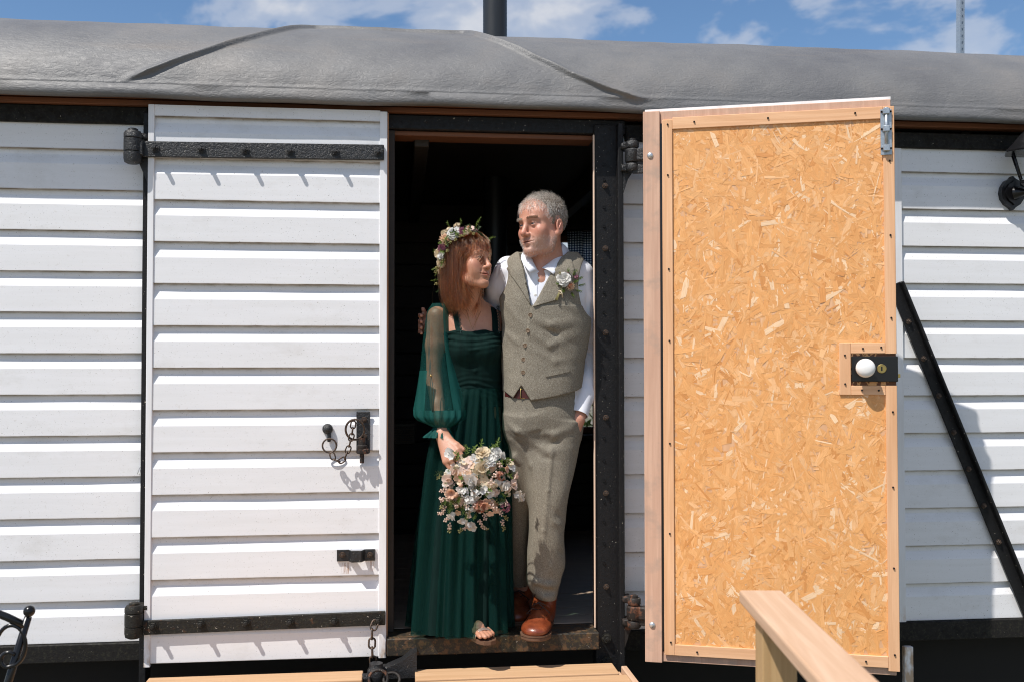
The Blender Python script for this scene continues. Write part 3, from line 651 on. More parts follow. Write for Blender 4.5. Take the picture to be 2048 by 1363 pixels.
FX = at(990, 40, 1.35).x; STV = empty('wood_stove', (FX, 1.35, FLOOR)); tag(STV, 'black stove flue pipe rising through the grey roof behind the couple', 'stove')
t = M('flue_black'); done(t, (.016, .018, .021), t.ramp(t.noise(t.map(t.oc, (20, 20, 3)), 1), [(.3, .36), (.7, .5)]))
bm = bmesh.new(); lathe(bm, [(.066, FLOOR+.70), (.066, 4.6)], 40, Matrix.Translation((FX, 1.35, 0))); from_bm('flue_pipe', bm, MATS['flue_black'], STV, angle=40)
bm = bmesh.new(); bx(bm, FX-.24, FX+.24, 1.16, 1.55, FLOOR+.14, FLOOR+.70, .012, 2)
for sx in (-.2, .2):
    for sy in (1.2, 1.51): bx(bm, FX+sx-.02, FX+sx+.02, sy-.02, sy+.02, FLOOR, FLOOR+.141, .003)
from_bm('stove_body', bm, MATS['flue_black'], STV); sd = box('stove_door', FX-.17, FX+.17, 1.140, 1.159, FLOOR+.24, FLOOR+.6, MATS['iron_black'], STV, .006)

# wall lantern at the right edge
lp = at(2020, 388, -.02); LM = empty('wall_lantern', (lp.x, -.02, lp.z)); tag(LM, 'black carriage lantern on a shield shaped wall plate at the right edge', 'lantern')
bm = bmesh.new(); hx, hz = .054, .074
poly = [(0, hz), (hx*.22, hz*.84), (hx*.55, hz*.72), (hx*.9, hz*.35), (hx, 0), (hx*.9, -hz*.35), (hx*.6, -hz*.66), (hx*.2, -hz*.84), (0, -hz), (-hx*.2, -hz*.84), (-hx*.6, -hz*.66), (-hx*.9, -hz*.35), (-hx, 0), (-hx*.9, hz*.35), (-hx*.55, hz*.72), (-hx*.22, hz*.84)]
ext(bm, poly, (-.014, .014), Matrix.Translation((lp.x, -.03, lp.z))); ext(bm, [(x*.72, z*.72) for x, z in poly], (-.008, .0), Matrix.Translation((lp.x, -.0445, lp.z)))
from_bm('wall_plate', bm, MATS['iron_black'], LM)
bm = bmesh.new(); lathe(bm, [(.030, 0), (.026, .012), (.015, .036), (.011, .05), (.010, .08)], 20, facing(Vector((lp.x+.004, -.052, lp.z-.002)), (.55, -.8, 0)))
lx, ly = at(2012, 300, -.15).x+.115, -.15
tube(bm, [(lp.x+.035, -.09, lp.z-.002), (lp.x+.05, -.125, lp.z-.012), (lx, ly, lp.z-.008), (lx, ly, lp.z+.02)], .010, 10); from_bm('arm', bm, MATS['iron_black'], LM, angle=40)
zb_ = lp.z+.02; ztop = at(2040, 305, -.15).z; bm = bmesh.new()
lathe(bm, [(.02, -.02), (.05, 0), (.052, .012), (.045, .016)], 6, Matrix.Translation((lx, ly, zb_))); from_bm('lantern_base', bm, MATS['iron_black'], LM)
bm = bmesh.new(); lathe(bm, [(.112, 0), (.115, .006), (.085, .035), (.05, .075), (.02, .10), (.016, .115), (.008, .13)], 6, Matrix.Translation((lx, ly, ztop))); from_bm('lantern_roof', bm, MATS['iron_black'], LM)
for k in range(6):
    a0, a1 = 2*PI*k/6, 2*PI*(k+1)/6; rb0, rt0 = .046, .082
    A = Vector((lx+rb0*math.cos(a0), ly+rb0*math.sin(a0), zb_+.017)); B = Vector((lx+rt0*math.cos(a0), ly+rt0*math.sin(a0), ztop-.001)); A2 = Vector((lx+rb0*math.cos(a1), ly+rb0*math.sin(a1), zb_+.017)); B2 = Vector((lx+rt0*math.cos(a1), ly+rt0*math.sin(a1), ztop-.001))
    tube_obj('glazing_bar', [A, B], .0045, MATS['iron_black'], LM, 6); sh = .92; cx = Vector((lx, ly, 0))
    q4 = [Vector((lx+(v.x-lx)*sh, ly+(v.y-ly)*sh, v.z)) for v in (A, A2, B2, B)]
    mesh('pane', q4, [(0, 1, 2, 3)], MATS['glass'], LM)

# wrought iron garden chair, lower left corner
c0 = at(70, 1225, -1.2); c1 = at(24, 1363, -1.2)
CH = empty('garden_chair', (c0.x-.3, -1.0, 0)); tag(CH, 'black wrought iron garden chair with ball finials in the lower left corner', 'chair')
lean = (c1.x-c0.x)/(c1.z-c0.z)
def up(side, z):                                            # points up the two back posts
    x = (c0.x-.015-lean*(c0.z-z)) if side else (c0.x-.60+lean*(c0.z-z)); return Vector((x, -1.2+.10*(c0.z-z), z))
for s in (1, 0):
    tube_obj('back_post', [up(s, .02), up(s, .45), up(s, .8), up(s, c0.z-.01)], [.012, .012, .0115, .010], MATS['iron_black'], CH, 10)
    bm = bmesh.new(); bmesh.ops.create_uvsphere(bm, u_segments=16, v_segments=10, radius=.0155, matrix=Matrix.Translation(up(s, c0.z)+Vector((0, 0, .006)))); from_bm('finial', bm, MATS['iron_black'], CH, True)
zr = at(62, 1251, -1.2).z
A, B = up(0, zr), up(1, zr); tr_ = [A.lerp(B, k/12)+Vector((0, 0, .085*math.sin(PI*k/12)**.9)) for k in range(13)]
tube_obj('top_rail', tr_, .0105, MATS['iron_black'], CH, 10)
for s in (1, 0):
    cc = at(22, 1290, -1.2) if s else at(22, 1290, -1.2)+Vector((-.50, 0, 0)); sg = 1 if s else -1
    pts = [cc+Vector((sg*(.038+.0*a)*math.cos(a), 0, .055*math.sin(a))) for a in np.linspace(2.6, -1.5, 22)]
    pts += [cc+Vector((sg*(-.006+.020*math.cos(a)), 0, -.038+.020*math.sin(a))) for a in np.linspace(-1.7, -5.6, 16)]
    tube_obj('scroll', pts, .0055, MATS['iron_black'], CH, 8)
tube_obj('back_rail', [up(0, .62), up(1, .62)], .008, MATS['iron_black'], CH, 8)
for k in range(1, 6): tube_obj('back_bar', [up(0, .62).lerp(up(1, .62), k/6), up(0, .46).lerp(up(1, .46), k/6)], .005, MATS['iron_black'], CH, 6)
sx0, sx1 = up(0, .45).x, up(1, .45).x
for k in range(9): box('seat_slat', sx0, sx1, -1.12+k*.045, -1.09+k*.045, .440, .448, MATS['iron_black'], CH, .002)
for x in (sx0, sx1): tube_obj('leg', [(x, -.74, .44), (x, -.70, .2), (x, -.68, .01)], .011, MATS['iron_black'], CH, 8); box('seat_side', x-.008, x+.008, -1.13, -.72, .425, .4395, MATS['iron_black'], CH, .002)

# chequered curtain in the rear window, shrub outside it
t = M('gingham'); uvc = t.oc; sxyz = t.n('ShaderNodeSeparateXYZ', {0: uvc})
def stripes(s_): return t.math('GREATER_THAN', t.math('FRACT', t.math('MULTIPLY', s_, 62.)), .5)
cx_, cz_ = stripes(sxyz.outputs[0]), stripes(sxyz.outputs[2])
f_ = t.math('MULTIPLY', t.math('ADD', cx_, cz_), .5); c = t.ramp(f_, [(0., (.70, .74, .80)), (.5, (.06, .10, .21)), (1., (.010, .018, .05))], 'CONSTANT')
c = t.ramp(f_, [(0., (.62, .68, .76)), (.49, (.05, .085, .17)), (.98, (.010, .017, .045))], 'CONSTANT')
pr_ = t.n('ShaderNodeBsdfPrincipled', {'Base Color': c, 'Roughness': .9}); tl_ = t.n('ShaderNodeBsdfTranslucent', {'Color': c}); mx = t.n('ShaderNodeMixShader', {0: .55})
t.t.links.new(pr_.outputs[0], mx.inputs[1]); t.t.links.new(tl_.outputs[0], mx.inputs[2]); o_ = t.n('ShaderNodeOutputMaterial'); t.t.links.new(mx.outputs[0], o_.inputs[0])
CU = empty('curtain', (1.35, 2.28, 2.2)); tag(CU, 'blue and white gingham curtain hanging behind the man\'s shoulder', 'curtain')
V = []; F = []; nx, nz_ = 60, 20
for j in range(nz_+1):
    for i in range(nx+1):
        u, v_ = i/nx, j/nz_; x0_ = 1.075+.055*v_*v_+.02*math.sin(v_*3); V.append((x0_+(1.63-x0_)*u, 2.285+.016*math.sin(u*34+v_*1.2)+.006*math.sin(u*71), 2.62-(2.62-1.62)*v_))
for j in range(nz_):
    for i in range(nx): a = j*(nx+1)+i; F.append((a, a+1, a+nx+2, a+nx+1))
mesh('cloth', V, F, MATS['gingham'], CU, True); tube_obj('rod', [(.98, 2.285, 2.628), (1.68, 2.285, 2.628)], .008, MATS['iron_black'], CU)
t = M('leaf_green'); v_, ri = rnd_coords(t); c = t.ramp(t.noise(t.oc, 9, 3), [(.35, (.045, .085, .015)), (.6, (.11, .16, .03)), (.72, (.20, .20, .04))])
pr_ = t.n('ShaderNodeBsdfPrincipled', {'Base Color': c, 'Roughness': .5}); tl_ = t.n('ShaderNodeBsdfTranslucent', {'Color': c}); mx = t.n('ShaderNodeMixShader', {0: .35})
t.t.links.new(pr_.outputs[0], mx.inputs[1]); t.t.links.new(tl_.outputs[0], mx.inputs[2]); o_ = t.n('ShaderNodeOutputMaterial'); t.t.links.new(mx.outputs[0], o_.inputs[0])
SHB = empty('shrub', (2.0, 4.4, 0)); tag(SHB, 'sunlit green shrub seen through the rear window below the man\'s cuff', 'shrub')
V = []; F = []; r2 = random.Random(5)
for i in range(5200):
    u = Vector((r2.gauss(0, 1), r2.gauss(0, 1), r2.gauss(0, 1))).normalized()*(.55+.45*r2.random()); c_ = Vector((2.0+u.x*1.5, 4.6+u.y*.9, 1.15+u.z*1.1))
    a = Vector((r2.gauss(0, 1), r2.gauss(0, 1), r2.gauss(0, .6))).normalized(); b = a.cross(Vector((r2.random(), r2.random(), 1))).normalized(); l_ = r2.uniform(.03, .06); k = len(V)
    V += [c_-a*l_, c_+b*l_*.5, c_+a*l_, c_-b*l_*.5]; F.append((k, k+1, k+2, k+3))
mesh('crown', V, F, MATS['leaf_green'], SHB); tube_obj('trunk', [(2.0, 4.6, 0), (2.02, 4.6, .5), (2.0, 4.62, 1.1)], [.05, .04, .02], MATS['post_wood'], SHB)

# ================================================================== modelling by distance fields (bodies and clothes)
def _axis(lo, hi, h, fine):
    out = [lo]
    while out[-1] < hi:
        x = out[-1]; s = h
        for a, b, hf in fine:
            if a-h < x < b: s = min(s, hf)
        out.append(x+s)
    return np.array(out, dtype=np.float32)
def _smin(a, b, k):
    if k <= 0: return np.minimum(a, b)
    h = np.clip(.5+.5*(b-a)/k, 0, 1); return b+(a-b)*h-k*h*(1-h)
class Field:
    def __init__(s, lo, hi, h, fine=((), (), ())):
        s.ax = [_axis(lo[i], hi[i], h, fine[i]) for i in range(3)]; s.d = np.full([len(a) for a in s.ax], 1.0, dtype=np.float32)
    def reg(s, lo, hi):
        sl = []
        for i in range(3):
            a = max(0, int(np.searchsorted(s.ax[i], lo[i]))-1); b = min(len(s.ax[i]), int(np.searchsorted(s.ax[i], hi[i]))+1)
            if b <= a: return None, None
            sl.append(slice(a, b))
        g = (s.ax[0][sl[0]][:, None, None], s.ax[1][sl[1]][None, :, None], s.ax[2][sl[2]][None, None, :]); return tuple(sl), g
    def add(s, prim, k=0.0):
        fn, lo, hi = prim; pad = k+.012; sl, g = s.reg([v-pad for v in lo], [v+pad for v in hi])
        if sl is None: return
        s.d[sl] = _smin(s.d[sl], fn(*g), k)
    def cut(s, prim, k=0.0):
        fn, lo, hi = prim; pad = k+.008; sl, g = s.reg([v-pad for v in lo], [v+pad for v in hi])
        if sl is None: return
        s.d[sl] = -_smin(-s.d[sl], fn(*g), k)
    def warp(s, fn, lo, hi):
        sl, g = s.reg(lo, hi)
        if sl is not None: s.d[sl] = s.d[sl]+fn(*g)
    def ridge(s, pts, amp, wid):
        """raised (amp > 0) or sunk fold along a polyline"""
        ns_ = len(pts)-1
        for si, (a, b) in enumerate(zip(pts, pts[1:])):
            a, b = np.array(a, dtype=np.float32), np.array(b, dtype=np.float32); m = 3*wid
            sl, (X, Y, Z) = s.reg(np.minimum(a, b)-m, np.maximum(a, b)+m)
            if sl is None: continue
            ab = b-a; L2 = float(ab@ab)+1e-9; t = np.clip(((X-a[0])*ab[0]+(Y-a[1])*ab[1]+(Z-a[2])*ab[2])/L2, 0, 1)
            q = (X-a[0]-t*ab[0])**2+(Y-a[1]-t*ab[1])**2+(Z-a[2]-t*ab[2])**2; s.d[sl] = s.d[sl]-amp*(.12+.88*np.sin(PI*(si+t)/ns_))*np.exp(-q/wid**2)
    def mesh(s):
        D = s.d; I = D < 0; c = I[:-1, :-1, :-1]; cnt = np.zeros(c.shape, dtype=np.int8); off = [(i, j, k) for i in (0, 1) for j in (0, 1) for k in (0, 1)]; n = D.shape
        for (i, j, k) in off: cnt += I[i:n[0]-1+i, j:n[1]-1+j, k:n[2]-1+k]
        act = (cnt > 0) & (cnt < 8); ci = np.argwhere(act); vid = np.full(c.shape, -1, dtype=np.int64); vid[act] = np.arange(len(ci))
        P = np.zeros((len(ci), 3), dtype=np.float64); N = np.zeros(len(ci)); A = s.ax
        for ax in range(3):
            for o1 in (0, 1):
                for o2 in (0, 1):
                    o = [0, 0, 0]; oth = [q for q in range(3) if q != ax]; o[oth[0]] = o1; o[oth[1]] = o2; e = list(o); e[ax] = 1
                    ia = ci+o; ib = ci+e; da = D[ia[:, 0], ia[:, 1], ia[:, 2]]; db = D[ib[:, 0], ib[:, 1], ib[:, 2]]; m = (da < 0) != (db < 0)
                    t = np.where(m, da/np.where(m, da-db, 1), 0)
                    for q in range(3):
                        va = A[q][ia[:, q]]; P[:, q] += np.where(m, va+t*(A[q][ib[:, q]]-va), 0)
                    N += m
        P /= N[:, None]; Q = []
        for ax in range(3):
            o1, o2 = [q for q in range(3) if q != ax]; sa = [slice(None)]*3; sb = [slice(None)]*3; sa[ax] = slice(0, -1); sb[ax] = slice(1, None)
            a, b = I[tuple(sa)], I[tuple(sb)]; e = np.argwhere(a != b); e = e[(e[:, o1] > 0) & (e[:, o2] > 0) & (e[:, o1] < c.shape[o1]) & (e[:, o2] < c.shape[o2])]
            ins = a[e[:, 0], e[:, 1], e[:, 2]]
            def cell(d1, d2): f = e.copy(); f[:, o1] -= d1; f[:, o2] -= d2; return vid[f[:, 0], f[:, 1], f[:, 2]]
            q = np.stack([cell(1, 1), cell(0, 1), cell(0, 0), cell(1, 0)], 1); flip = ins if ax != 1 else ~ins
            q[~flip] = q[~flip][:, ::-1]; Q.append(q)
        Q = np.concatenate(Q); Q = Q[(Q >= 0).all(1)]; return P, Q
    def front(s):
        """first surface met going in from the camera side, as a function of x, z"""
        D = s.d; I = D < 0; any_ = I.any(1); j = I.argmax(1); j = np.clip(j, 1, None); ii, kk = np.indices(j.shape)
        da = D[ii, j-1, kk]; db = D[ii, j, kk]; t = np.where(da > 0, da/np.maximum(da-db, 1e-6), 0); y = s.ax[1][j-1]+t*(s.ax[1][j]-s.ax[1][j-1]); y = np.where(any_, y, np.nan); X, Z = s.ax[0], s.ax[2]
        def f(x, z):
            i = int(np.clip(np.searchsorted(X, x)-1, 0, len(X)-2)); k = int(np.clip(np.searchsorted(Z, z)-1, 0, len(Z)-2)); u = float((x-X[i])/(X[i+1]-X[i])); v = float((z-Z[k])/(Z[k+1]-Z[k]))
            q = [y[i, k], y[i+1, k], y[i, k+1], y[i+1, k+1]]; wts = [(1-u)*(1-v), u*(1-v), (1-u)*v, u*v]
            ok = [(a, b) for a, b in zip(q, wts) if not np.isnan(a)]
            if not ok: return None
            return float(sum(a*b for a, b in ok)/max(1e-6, sum(b for a, b in ok)))
        return f
def field_obj(name, F, mat, parent=None, color=None):
    P, Q = F.mesh(); me = bpy.data.meshes.new(name); me.vertices.add(len(P)); me.vertices.foreach_set('co', P.astype(np.float32).ravel())
    me.loops.add(len(Q)*4); me.loops.foreach_set('vertex_index', Q.astype(np.int32).ravel()); me.polygons.add(len(Q)); me.polygons.foreach_set('loop_start', np.arange(0, len(Q)*4, 4, dtype=np.int32)); me.update(calc_edges=True); me.validate()
    if color is not None:
        ca = me.color_attributes.new('tint', 'FLOAT_COLOR', 'POINT'); C = np.ones((len(P), 4), dtype=np.float32); C[:, :3] = color(P); ca.data.foreach_set('color', C.ravel())
    return from_mesh(name, me, mat, parent, True)
def cone(a, b, ra, rb):
    a, b = np.array(a, dtype=np.float32), np.array(b, dtype=np.float32); ab = b-a; L2 = float(ab@ab)+1e-9
    def f(X, Y, Z):
        t = np.clip(((X-a[0])*ab[0]+(Y-a[1])*ab[1]+(Z-a[2])*ab[2])/L2, 0, 1)
        return np.sqrt((X-a[0]-t*ab[0])**2+(Y-a[1]-t*ab[1])**2+(Z-a[2]-t*ab[2])**2)-(ra+(rb-ra)*t)
    r_ = max(ra, rb); return f, np.minimum(a, b)-r_, np.maximum(a, b)+r_
def ell(c, r, Rm=None):
    c = np.array(c, dtype=np.float32); r = np.array(r, dtype=np.float32); m = float(r.max())
    def f(X, Y, Z):
        x, y, z = X-c[0], Y-c[1], Z-c[2]
        if Rm is not None: x, y, z = (Rm[0][0]*x+Rm[1][0]*y+Rm[2][0]*z, Rm[0][1]*x+Rm[1][1]*y+Rm[2][1]*z, Rm[0][2]*x+Rm[1][2]*y+Rm[2][2]*z)
        k0 = np.sqrt((x/r[0])**2+(y/r[1])**2+(z/r[2])**2); k1 = np.sqrt((x/r[0]**2)**2+(y/r[1]**2)**2+(z/r[2]**2)**2)+1e-6; return k0*(k0-1)/k1
    return f, c-m, c+m
def loft(rows, pw=2.3, capr=0.0):
    """rows: (z, cx, cy, rx, ry) from top to bottom or bottom to top"""
    A = np.array(sorted(rows), dtype=np.float32); zs = A[:, 0]
    def f(X, Y, Z):
        zz = np.clip(Z, zs[0], zs[-1]); cx, cy, rx, ry = [_cub(zz, zs, A[:, i]) for i in (1, 2, 3, 4)]
        q = ((np.abs((X-cx)/rx)**pw+np.abs((Y-cy)/ry)**pw)+1e-9)**(1/pw); d = (q-1)*np.minimum(rx, ry)
        return np.maximum(d, np.maximum(zs[0]-Z, Z-zs[-1]))
    lo = [float((A[:, 1]-A[:, 3]).min()), float((A[:, 2]-A[:, 4]).min()), float(zs[0])]; hi = [float((A[:, 1]+A[:, 3]).max()), float((A[:, 2]+A[:, 4]).max()), float(zs[-1])]
    return f, lo, hi
def _cub(z, zs, v):
    """smooth interpolation of table v(zs)"""
    fine = np.linspace(zs[0], zs[-1], 240); w_ = np.interp(fine, zs, v)
    for _ in range(14): w_[1:-1] = (w_[:-2]+2*w_[1:-1]+w_[2:])/4
    return np.interp(z, fine, w_).astype(np.float32)
def half(n, p, lo, hi):
    """half space: n.(x-p) > 0 is removed when used with cut"""
    n = np.array(n, dtype=np.float32); n /= np.linalg.norm(n); p = np.array(p, dtype=np.float32)
    return (lambda X, Y, Z: -((X-p[0])*n[0]+(Y-p[1])*n[1]+(Z-p[2])*n[2])), lo, hi
def inter(p, q): return (lambda X, Y, Z: np.maximum(p[0](X, Y, Z), q[0](X, Y, Z))), np.maximum(p[1], q[1]), np.minimum(p[2], q[2])
class Head:
    """local frame: x to the person's right, y forward, z up, origin between the eyes' level and the ears"""
    def __init__(s, c, yaw, pitch, roll, sc):
        f = Vector((-math.sin(yaw)*math.cos(pitch), -math.cos(yaw)*math.cos(pitch), math.sin(pitch))); r_ = f.cross(Vector((0, 0, 1))).normalized(); u = r_.cross(f)
        r_, u = r_*math.cos(roll)+u*math.sin(roll), u*math.cos(roll)-r_*math.sin(roll); s.c = Vector(c); s.R = np.array([[r_[i], f[i], u[i]] for i in range(3)]); s.s = sc
    def p(s, x, y, z): return np.array(s.c)+s.R@np.array((x, y, z))*s.s
    def loc(s, P): return ((P-np.array(s.c))@s.R)/s.s
    def ell(s, c, r): return ell(s.p(*c), np.array(r)*s.s, s.R)
    def cone(s, a, b, ra, rb): return cone(s.p(*a), s.p(*b), ra*s.s, rb*s.s)
    def sph(s, c, r): return cone(s.p(*c), s.p(*c), r*s.s, r*s.s)
def carve_head(F, H, fem=False):
    j = .9 if fem else 1.0
    F.add(H.ell((0, -.012, .036), (.0765, .098, .084)))
    F.add(H.ell((0, .022, -.035), (.060*(.97 if fem else 1), .066, .074)), .03)
    F.add(H.ell((0, .050, .035), (.060, .040, .050)), .03)                                     # forehead
    for s in (-1, 1):
        F.add(H.cone((s*.055*j, -.002, -.048), (s*.046*j, .020, -.088), .015*j, .014*j), .038)      # jaw angle
        F.add(H.cone((s*.046*j, .020, -.088), (s*.014*j, .072, -.108), .013*j, .014), .032)
        F.add(H.sph((s*.045, .060, -.030), .0215), .022)                                            # cheekbone
        F.add(H.ell((s*.036, .060 if fem else .054, -.056), (.021, .023, .026)), .022)
    F.add(H.ell((0, .080 if fem else .083, -.104), (.019*j, .015, .017)), .016)                                  # chin
    F.add(H.ell((0, .066, -.070), (.036, .028, .030)), .018)                                    # muzzle
    for s in (-1, 1): F.cut(H.ell((s*.031, .104, -.004), (.021, .020, .0145)), .014)              # sockets
    F.add(H.cone((-.030, .084, .0175 if fem else .016), (.030, .084, .0175 if fem else .016), .0085, .0085), .014)
    for s in (-1, 1): F.add(H.cone((s*.012, .090, .0145), (s*.046, .074, .013), .0075 if not fem else .006, .006), .010)
    F.add(H.cone((0, .088, .008), (0, .107, -.036), .0075, .0105*(.9 if fem else 1.05)), .012)       # nose
    F.add(H.sph((0, .1085, -.040), .0105*(.88 if fem else 1.05)), .008)
    for s in (-1, 1):
        F.add(H.ell((s*.0125, .096, -.044), (.0078, .010, .0078)), .006)
        F.cut(H.ell((s*.0068, .1035, -.0525), (.0034, .0045, .0036)), .003)
    F.cut(H.cone((0, .099, -.053), (0, .099, -.060), .0022, .0022), .005)
    for s in (-1, 1):                                                                              # lids
        F.add(H.sph((s*.031, .0765, -.004), .0140), .007)
        F.cut(H.ell((s*.031, .0915, -.0045), (.0125, .0092, .0023)), .0018)
        F.cut(H.cone((s*.020, .089, .0035), (s*.042, .083, .0035), .0010, .0010), .003)
    # lips
    F.add(H.cone((-.025, .0820, -.0692), (0, .0930, -.0668), .0030, .0046), .005); F.add(H.cone((.025, .0820, -.0692), (0, .0930, -.0668), .0030, .0046), .005)
    F.add(H.cone((-.022, .0825, -.0738), (0, .0915, -.0768), .0032, .0054), .005); F.add(H.cone((.022, .0825, -.0738), (0, .0915, -.0768), .0032, .0054), .005)
    F.cut(H.ell((0, .0930, -.0718), (.029, .014, .0014)), .002)
    F.cut(H.ell((0, .096, -.0895), (.017, .010, .005)), .010)
    for s in (-1, 1):                                                                              # fold from nose to mouth
        F.ridge([H.p(s*.019, .094, -.046), H.p(s*.029, .086, -.060), H.p(s*.031, .081, -.074)], -.0022, .0045)
        F.ridge([H.p(s*.016, .088, -.016), H.p(s*.033, .084, -.021), H.p(s*.044, .076, -.017)], -.0013, .0035)
    for s in (-1, 1):
        for dz in (-.004, .001, .006): F.ridge([H.p(s*.044, .074, -.003+dz*.6), H.p(s*.053, .062, -.003+dz*1.6), H.p(s*.060, .050, -.003+dz*2.4)], -.0011, .0022)
        F.ridge([H.p(s*.028, .0855, -.0685), H.p(s*.0295, .083, -.0715)], -.0020, .0035)
    if not fem:
        for z_ in (.042, .052, .062): F.ridge([H.p(-.040, .074, z_-.001), H.p(-.014, .092, z_+.001), H.p(.014, .092, z_), H.p(.040, .074, z_-.001)], -.0010, .0022)
    # ears
    eo = .008 if fem else 0.
    for s in (-1, 1):
        F.add(H.ell((s*(.0790-eo), -.014, -.012), (.0065, .019, .031)), .006); F.add(H.ell((s*(.0775-eo), -.004, -.038), (.006, .008, .011)), .006)
        F.cut(H.ell((s*(.0850-eo), -.010, -.010), (.0055, .0105, .0185)), .004)
        F.add(H.cone((s*(.0815-eo), -.006, -.022), (s*(.083-eo), -.016, -.002), .0028, .0028), .003)
def noise3(seed, freq, n=7):
    r2 = np.random.default_rng(seed); K = r2.normal(size=(n, 3))*freq; ph = r2.uniform(0, 6.28, n)
    return lambda X, Y, Z: sum(np.sin(X*K[i, 0]+Y*K[i, 1]+Z*K[i, 2]+ph[i]) for i in range(n))/n**.5
def ruled(name, A, B, mat, parent, fy, off, m=8, n=24, thick=.003, smooth=True):
    """a strip of cloth between two polylines of (x, z), laid on the surface fy; off(u across, v along) lifts it towards the viewer"""
    def samp(P, t):
        d = [0]
        for a, b in zip(P, P[1:]): d.append(d[-1]+math.dist(a, b))
        q = t*d[-1]; return float(np.interp(q, d, [p[0] for p in P])), float(np.interp(q, d, [p[1] for p in P]))
    V = []; F = []; last = -.1
    for i in range(n+1):
        a, b = samp(A, i/n), samp(B, i/n)
        for j in range(m+1):
            u = j/m; x, z = a[0]+(b[0]-a[0])*u, a[1]+(b[1]-a[1])*u; y = fy(x, z); y = last if y is None else y; last = y; V.append((x, y-off(u, i/n), z))
    k = len(V); V += [(x, y+thick, z) for x, y, z in V]
    w_ = m+1
    for i in range(n):
        for j in range(m):
            a = i*w_+j; F.append((a, a+1, a+w_+1, a+w_)); F.append((k+a, k+a+w_, k+a+w_+1, k+a+1))
    for i in range(n): F += [(i*w_, i*w_+w_, k+i*w_+w_, k+i*w_), (i*w_+m, k+i*w_+m, k+i*w_+w_+m, i*w_+w_+m)]
    for j in range(m): F += [(j, k+j, k+j+1, j+1), (n*w_+j, n*w_+j+1, k+n*w_+j+1, k+n*w_+j)]
    o = mesh(name, V, F, mat, parent); shade(o, 50) if smooth else None; return o
def hair_obj(name, P, mat, parent, r0, r1):
    """P: strands x points x 3"""
    N, n, _ = P.shape; hc = bpy.data.hair_curves.new(name); hc.add_curves([n]*N); hc.attributes['position'].data.foreach_set('vector', P.astype(np.float32).ravel())
    ra = hc.attributes.get('radius') or hc.attributes.new('radius', 'FLOAT', 'POINT'); ra.data.foreach_set('value', np.tile(np.linspace(r0, r1, n), N).astype(np.float32))
    hc.materials.append(mat); o = bpy.data.objects.new(name, hc); link(o, parent); fix(o); return o
def XZ(*pts, Y=-.13): return [(lambda p: (p.x, p.z))(at(x, y, Y)) for x, y in pts]

# ------------------------------------------------------------------ cloth, skin and hair materials
def skin_mat(name):
    t = M(name); tn = t.n('ShaderNodeAttribute', attribute_name='tint').outputs['Color']; n1 = t.noise(t.oc, 42, 5, .6); n2 = t.noise(t.oc, 420, 3, .6)
    c = t.mix(t.ramp(n1, [(.35, 0.), (.7, .45)]), tn, t.mix(1, tn, (.86, .66, .60), 'MULTIPLY')); c = t.mix(t.ramp(t.noise(t.oc, 150, 3, .5), [(.60, 0.), (.72, .35)]), c, t.mix(1, tn, (.62, .46, .40), 'MULTIPLY'))
    return done(t, c, .42, t.math('ADD', t.math('MULTIPLY', n2, .6), t.math('MULTIPLY', n1, .4)), .35, .004, Subsurface_Weight=.08, Subsurface_Radius=(.012, .005, .003), Subsurface_Scale=.5)
skin_mat('skin')
t = M('tweed'); n1 = t.noise(t.oc, 560, 2, .5); n2 = t.noise(t.map(t.oc, (1.5, 1.5, .6)), 270, 3, .6); n3 = t.noise(t.oc, 9, 3, .5)
k_ = t.math('ADD', t.math('MULTIPLY', n1, .5), t.math('MULTIPLY', n2, .5)); c = t.ramp(k_, [(.30, (.088, .075, .057)), (.46, (.178, .157, .124)), (.56, (.265, .240, .195)), (.72, (.42, .39, .33))])
c = t.mix(t.math('MULTIPLY', n3, .25), c, (.17, .15, .11)); done(t, c, .95, k_, .6, .003, Specular_IOR_Level=.15)
t = M('shirt_white'); n1 = t.noise(t.oc, 30, 4, .6); done(t, (.72, .735, .80), .75, t.noise(t.oc, 700, 2), .12, .002, Sheen_Weight=.1)
t = M('vest_back'); done(t, (.10, .055, .035), .35)
t = M('leather_tan'); n1 = t.noise(t.oc, 30, 4, .6); n2 = t.noise(t.oc, 260, 4, .6)
done(t, t.ramp(n1, [(.3, (.12, .023, .008)), (.55, (.21, .046, .015)), (.72, (.29, .075, .026))]), t.ramp(n2, [(.35, .26), (.7, .42)]), n2, .25, .003, Coat_Weight=.25, Coat_Roughness=.2)
t = M('leather_sole'); done(t, (.11, .055, .03), .7, t.noise(t.oc, 90, 4), .3, .003)
t = M('lace_dark'); done(t, (.03, .012, .008), .6)
t = M('belt_red'); done(t, (.06, .010, .009), .45)
t = M('horn'); n1 = t.noise(t.oc, 300, 3); done(t, t.ramp(n1, [(.4, (.10, .06, .035)), (.6, (.28, .20, .13))]), .3)
t = M('pearl'); done(t, (.7, .68, .64), .25)
def hair_mat(name, cols, rough=.38):
    t = M(name); hi = t.n('ShaderNodeHairInfo'); sn = t.noise(t.map(t.oc, (95, 95, 5)), 1.0, 3, .5); c = t.ramp(t.math('ADD', t.math('MULTIPLY', hi.outputs['Random'], .45), t.math('MULTIPLY', t.math('SUBTRACT', t.math('MULTIPLY', sn, 2.2), .6), .6)), cols); h = t.n('ShaderNodeBsdfHairPrincipled', {'Color': c, 'Roughness': rough, 'Radial Roughness': .5}, parametrization='COLOR')
    o = t.n('ShaderNodeOutputMaterial'); t.t.links.new(h.outputs[0], o.inputs[0]); return t.m
hair_mat('hair_grey', [(0., (.07, .055, .042)), (.25, (.19, .16, .13)), (.55, (.40, .365, .32)), (1., (.72, .69, .64))])
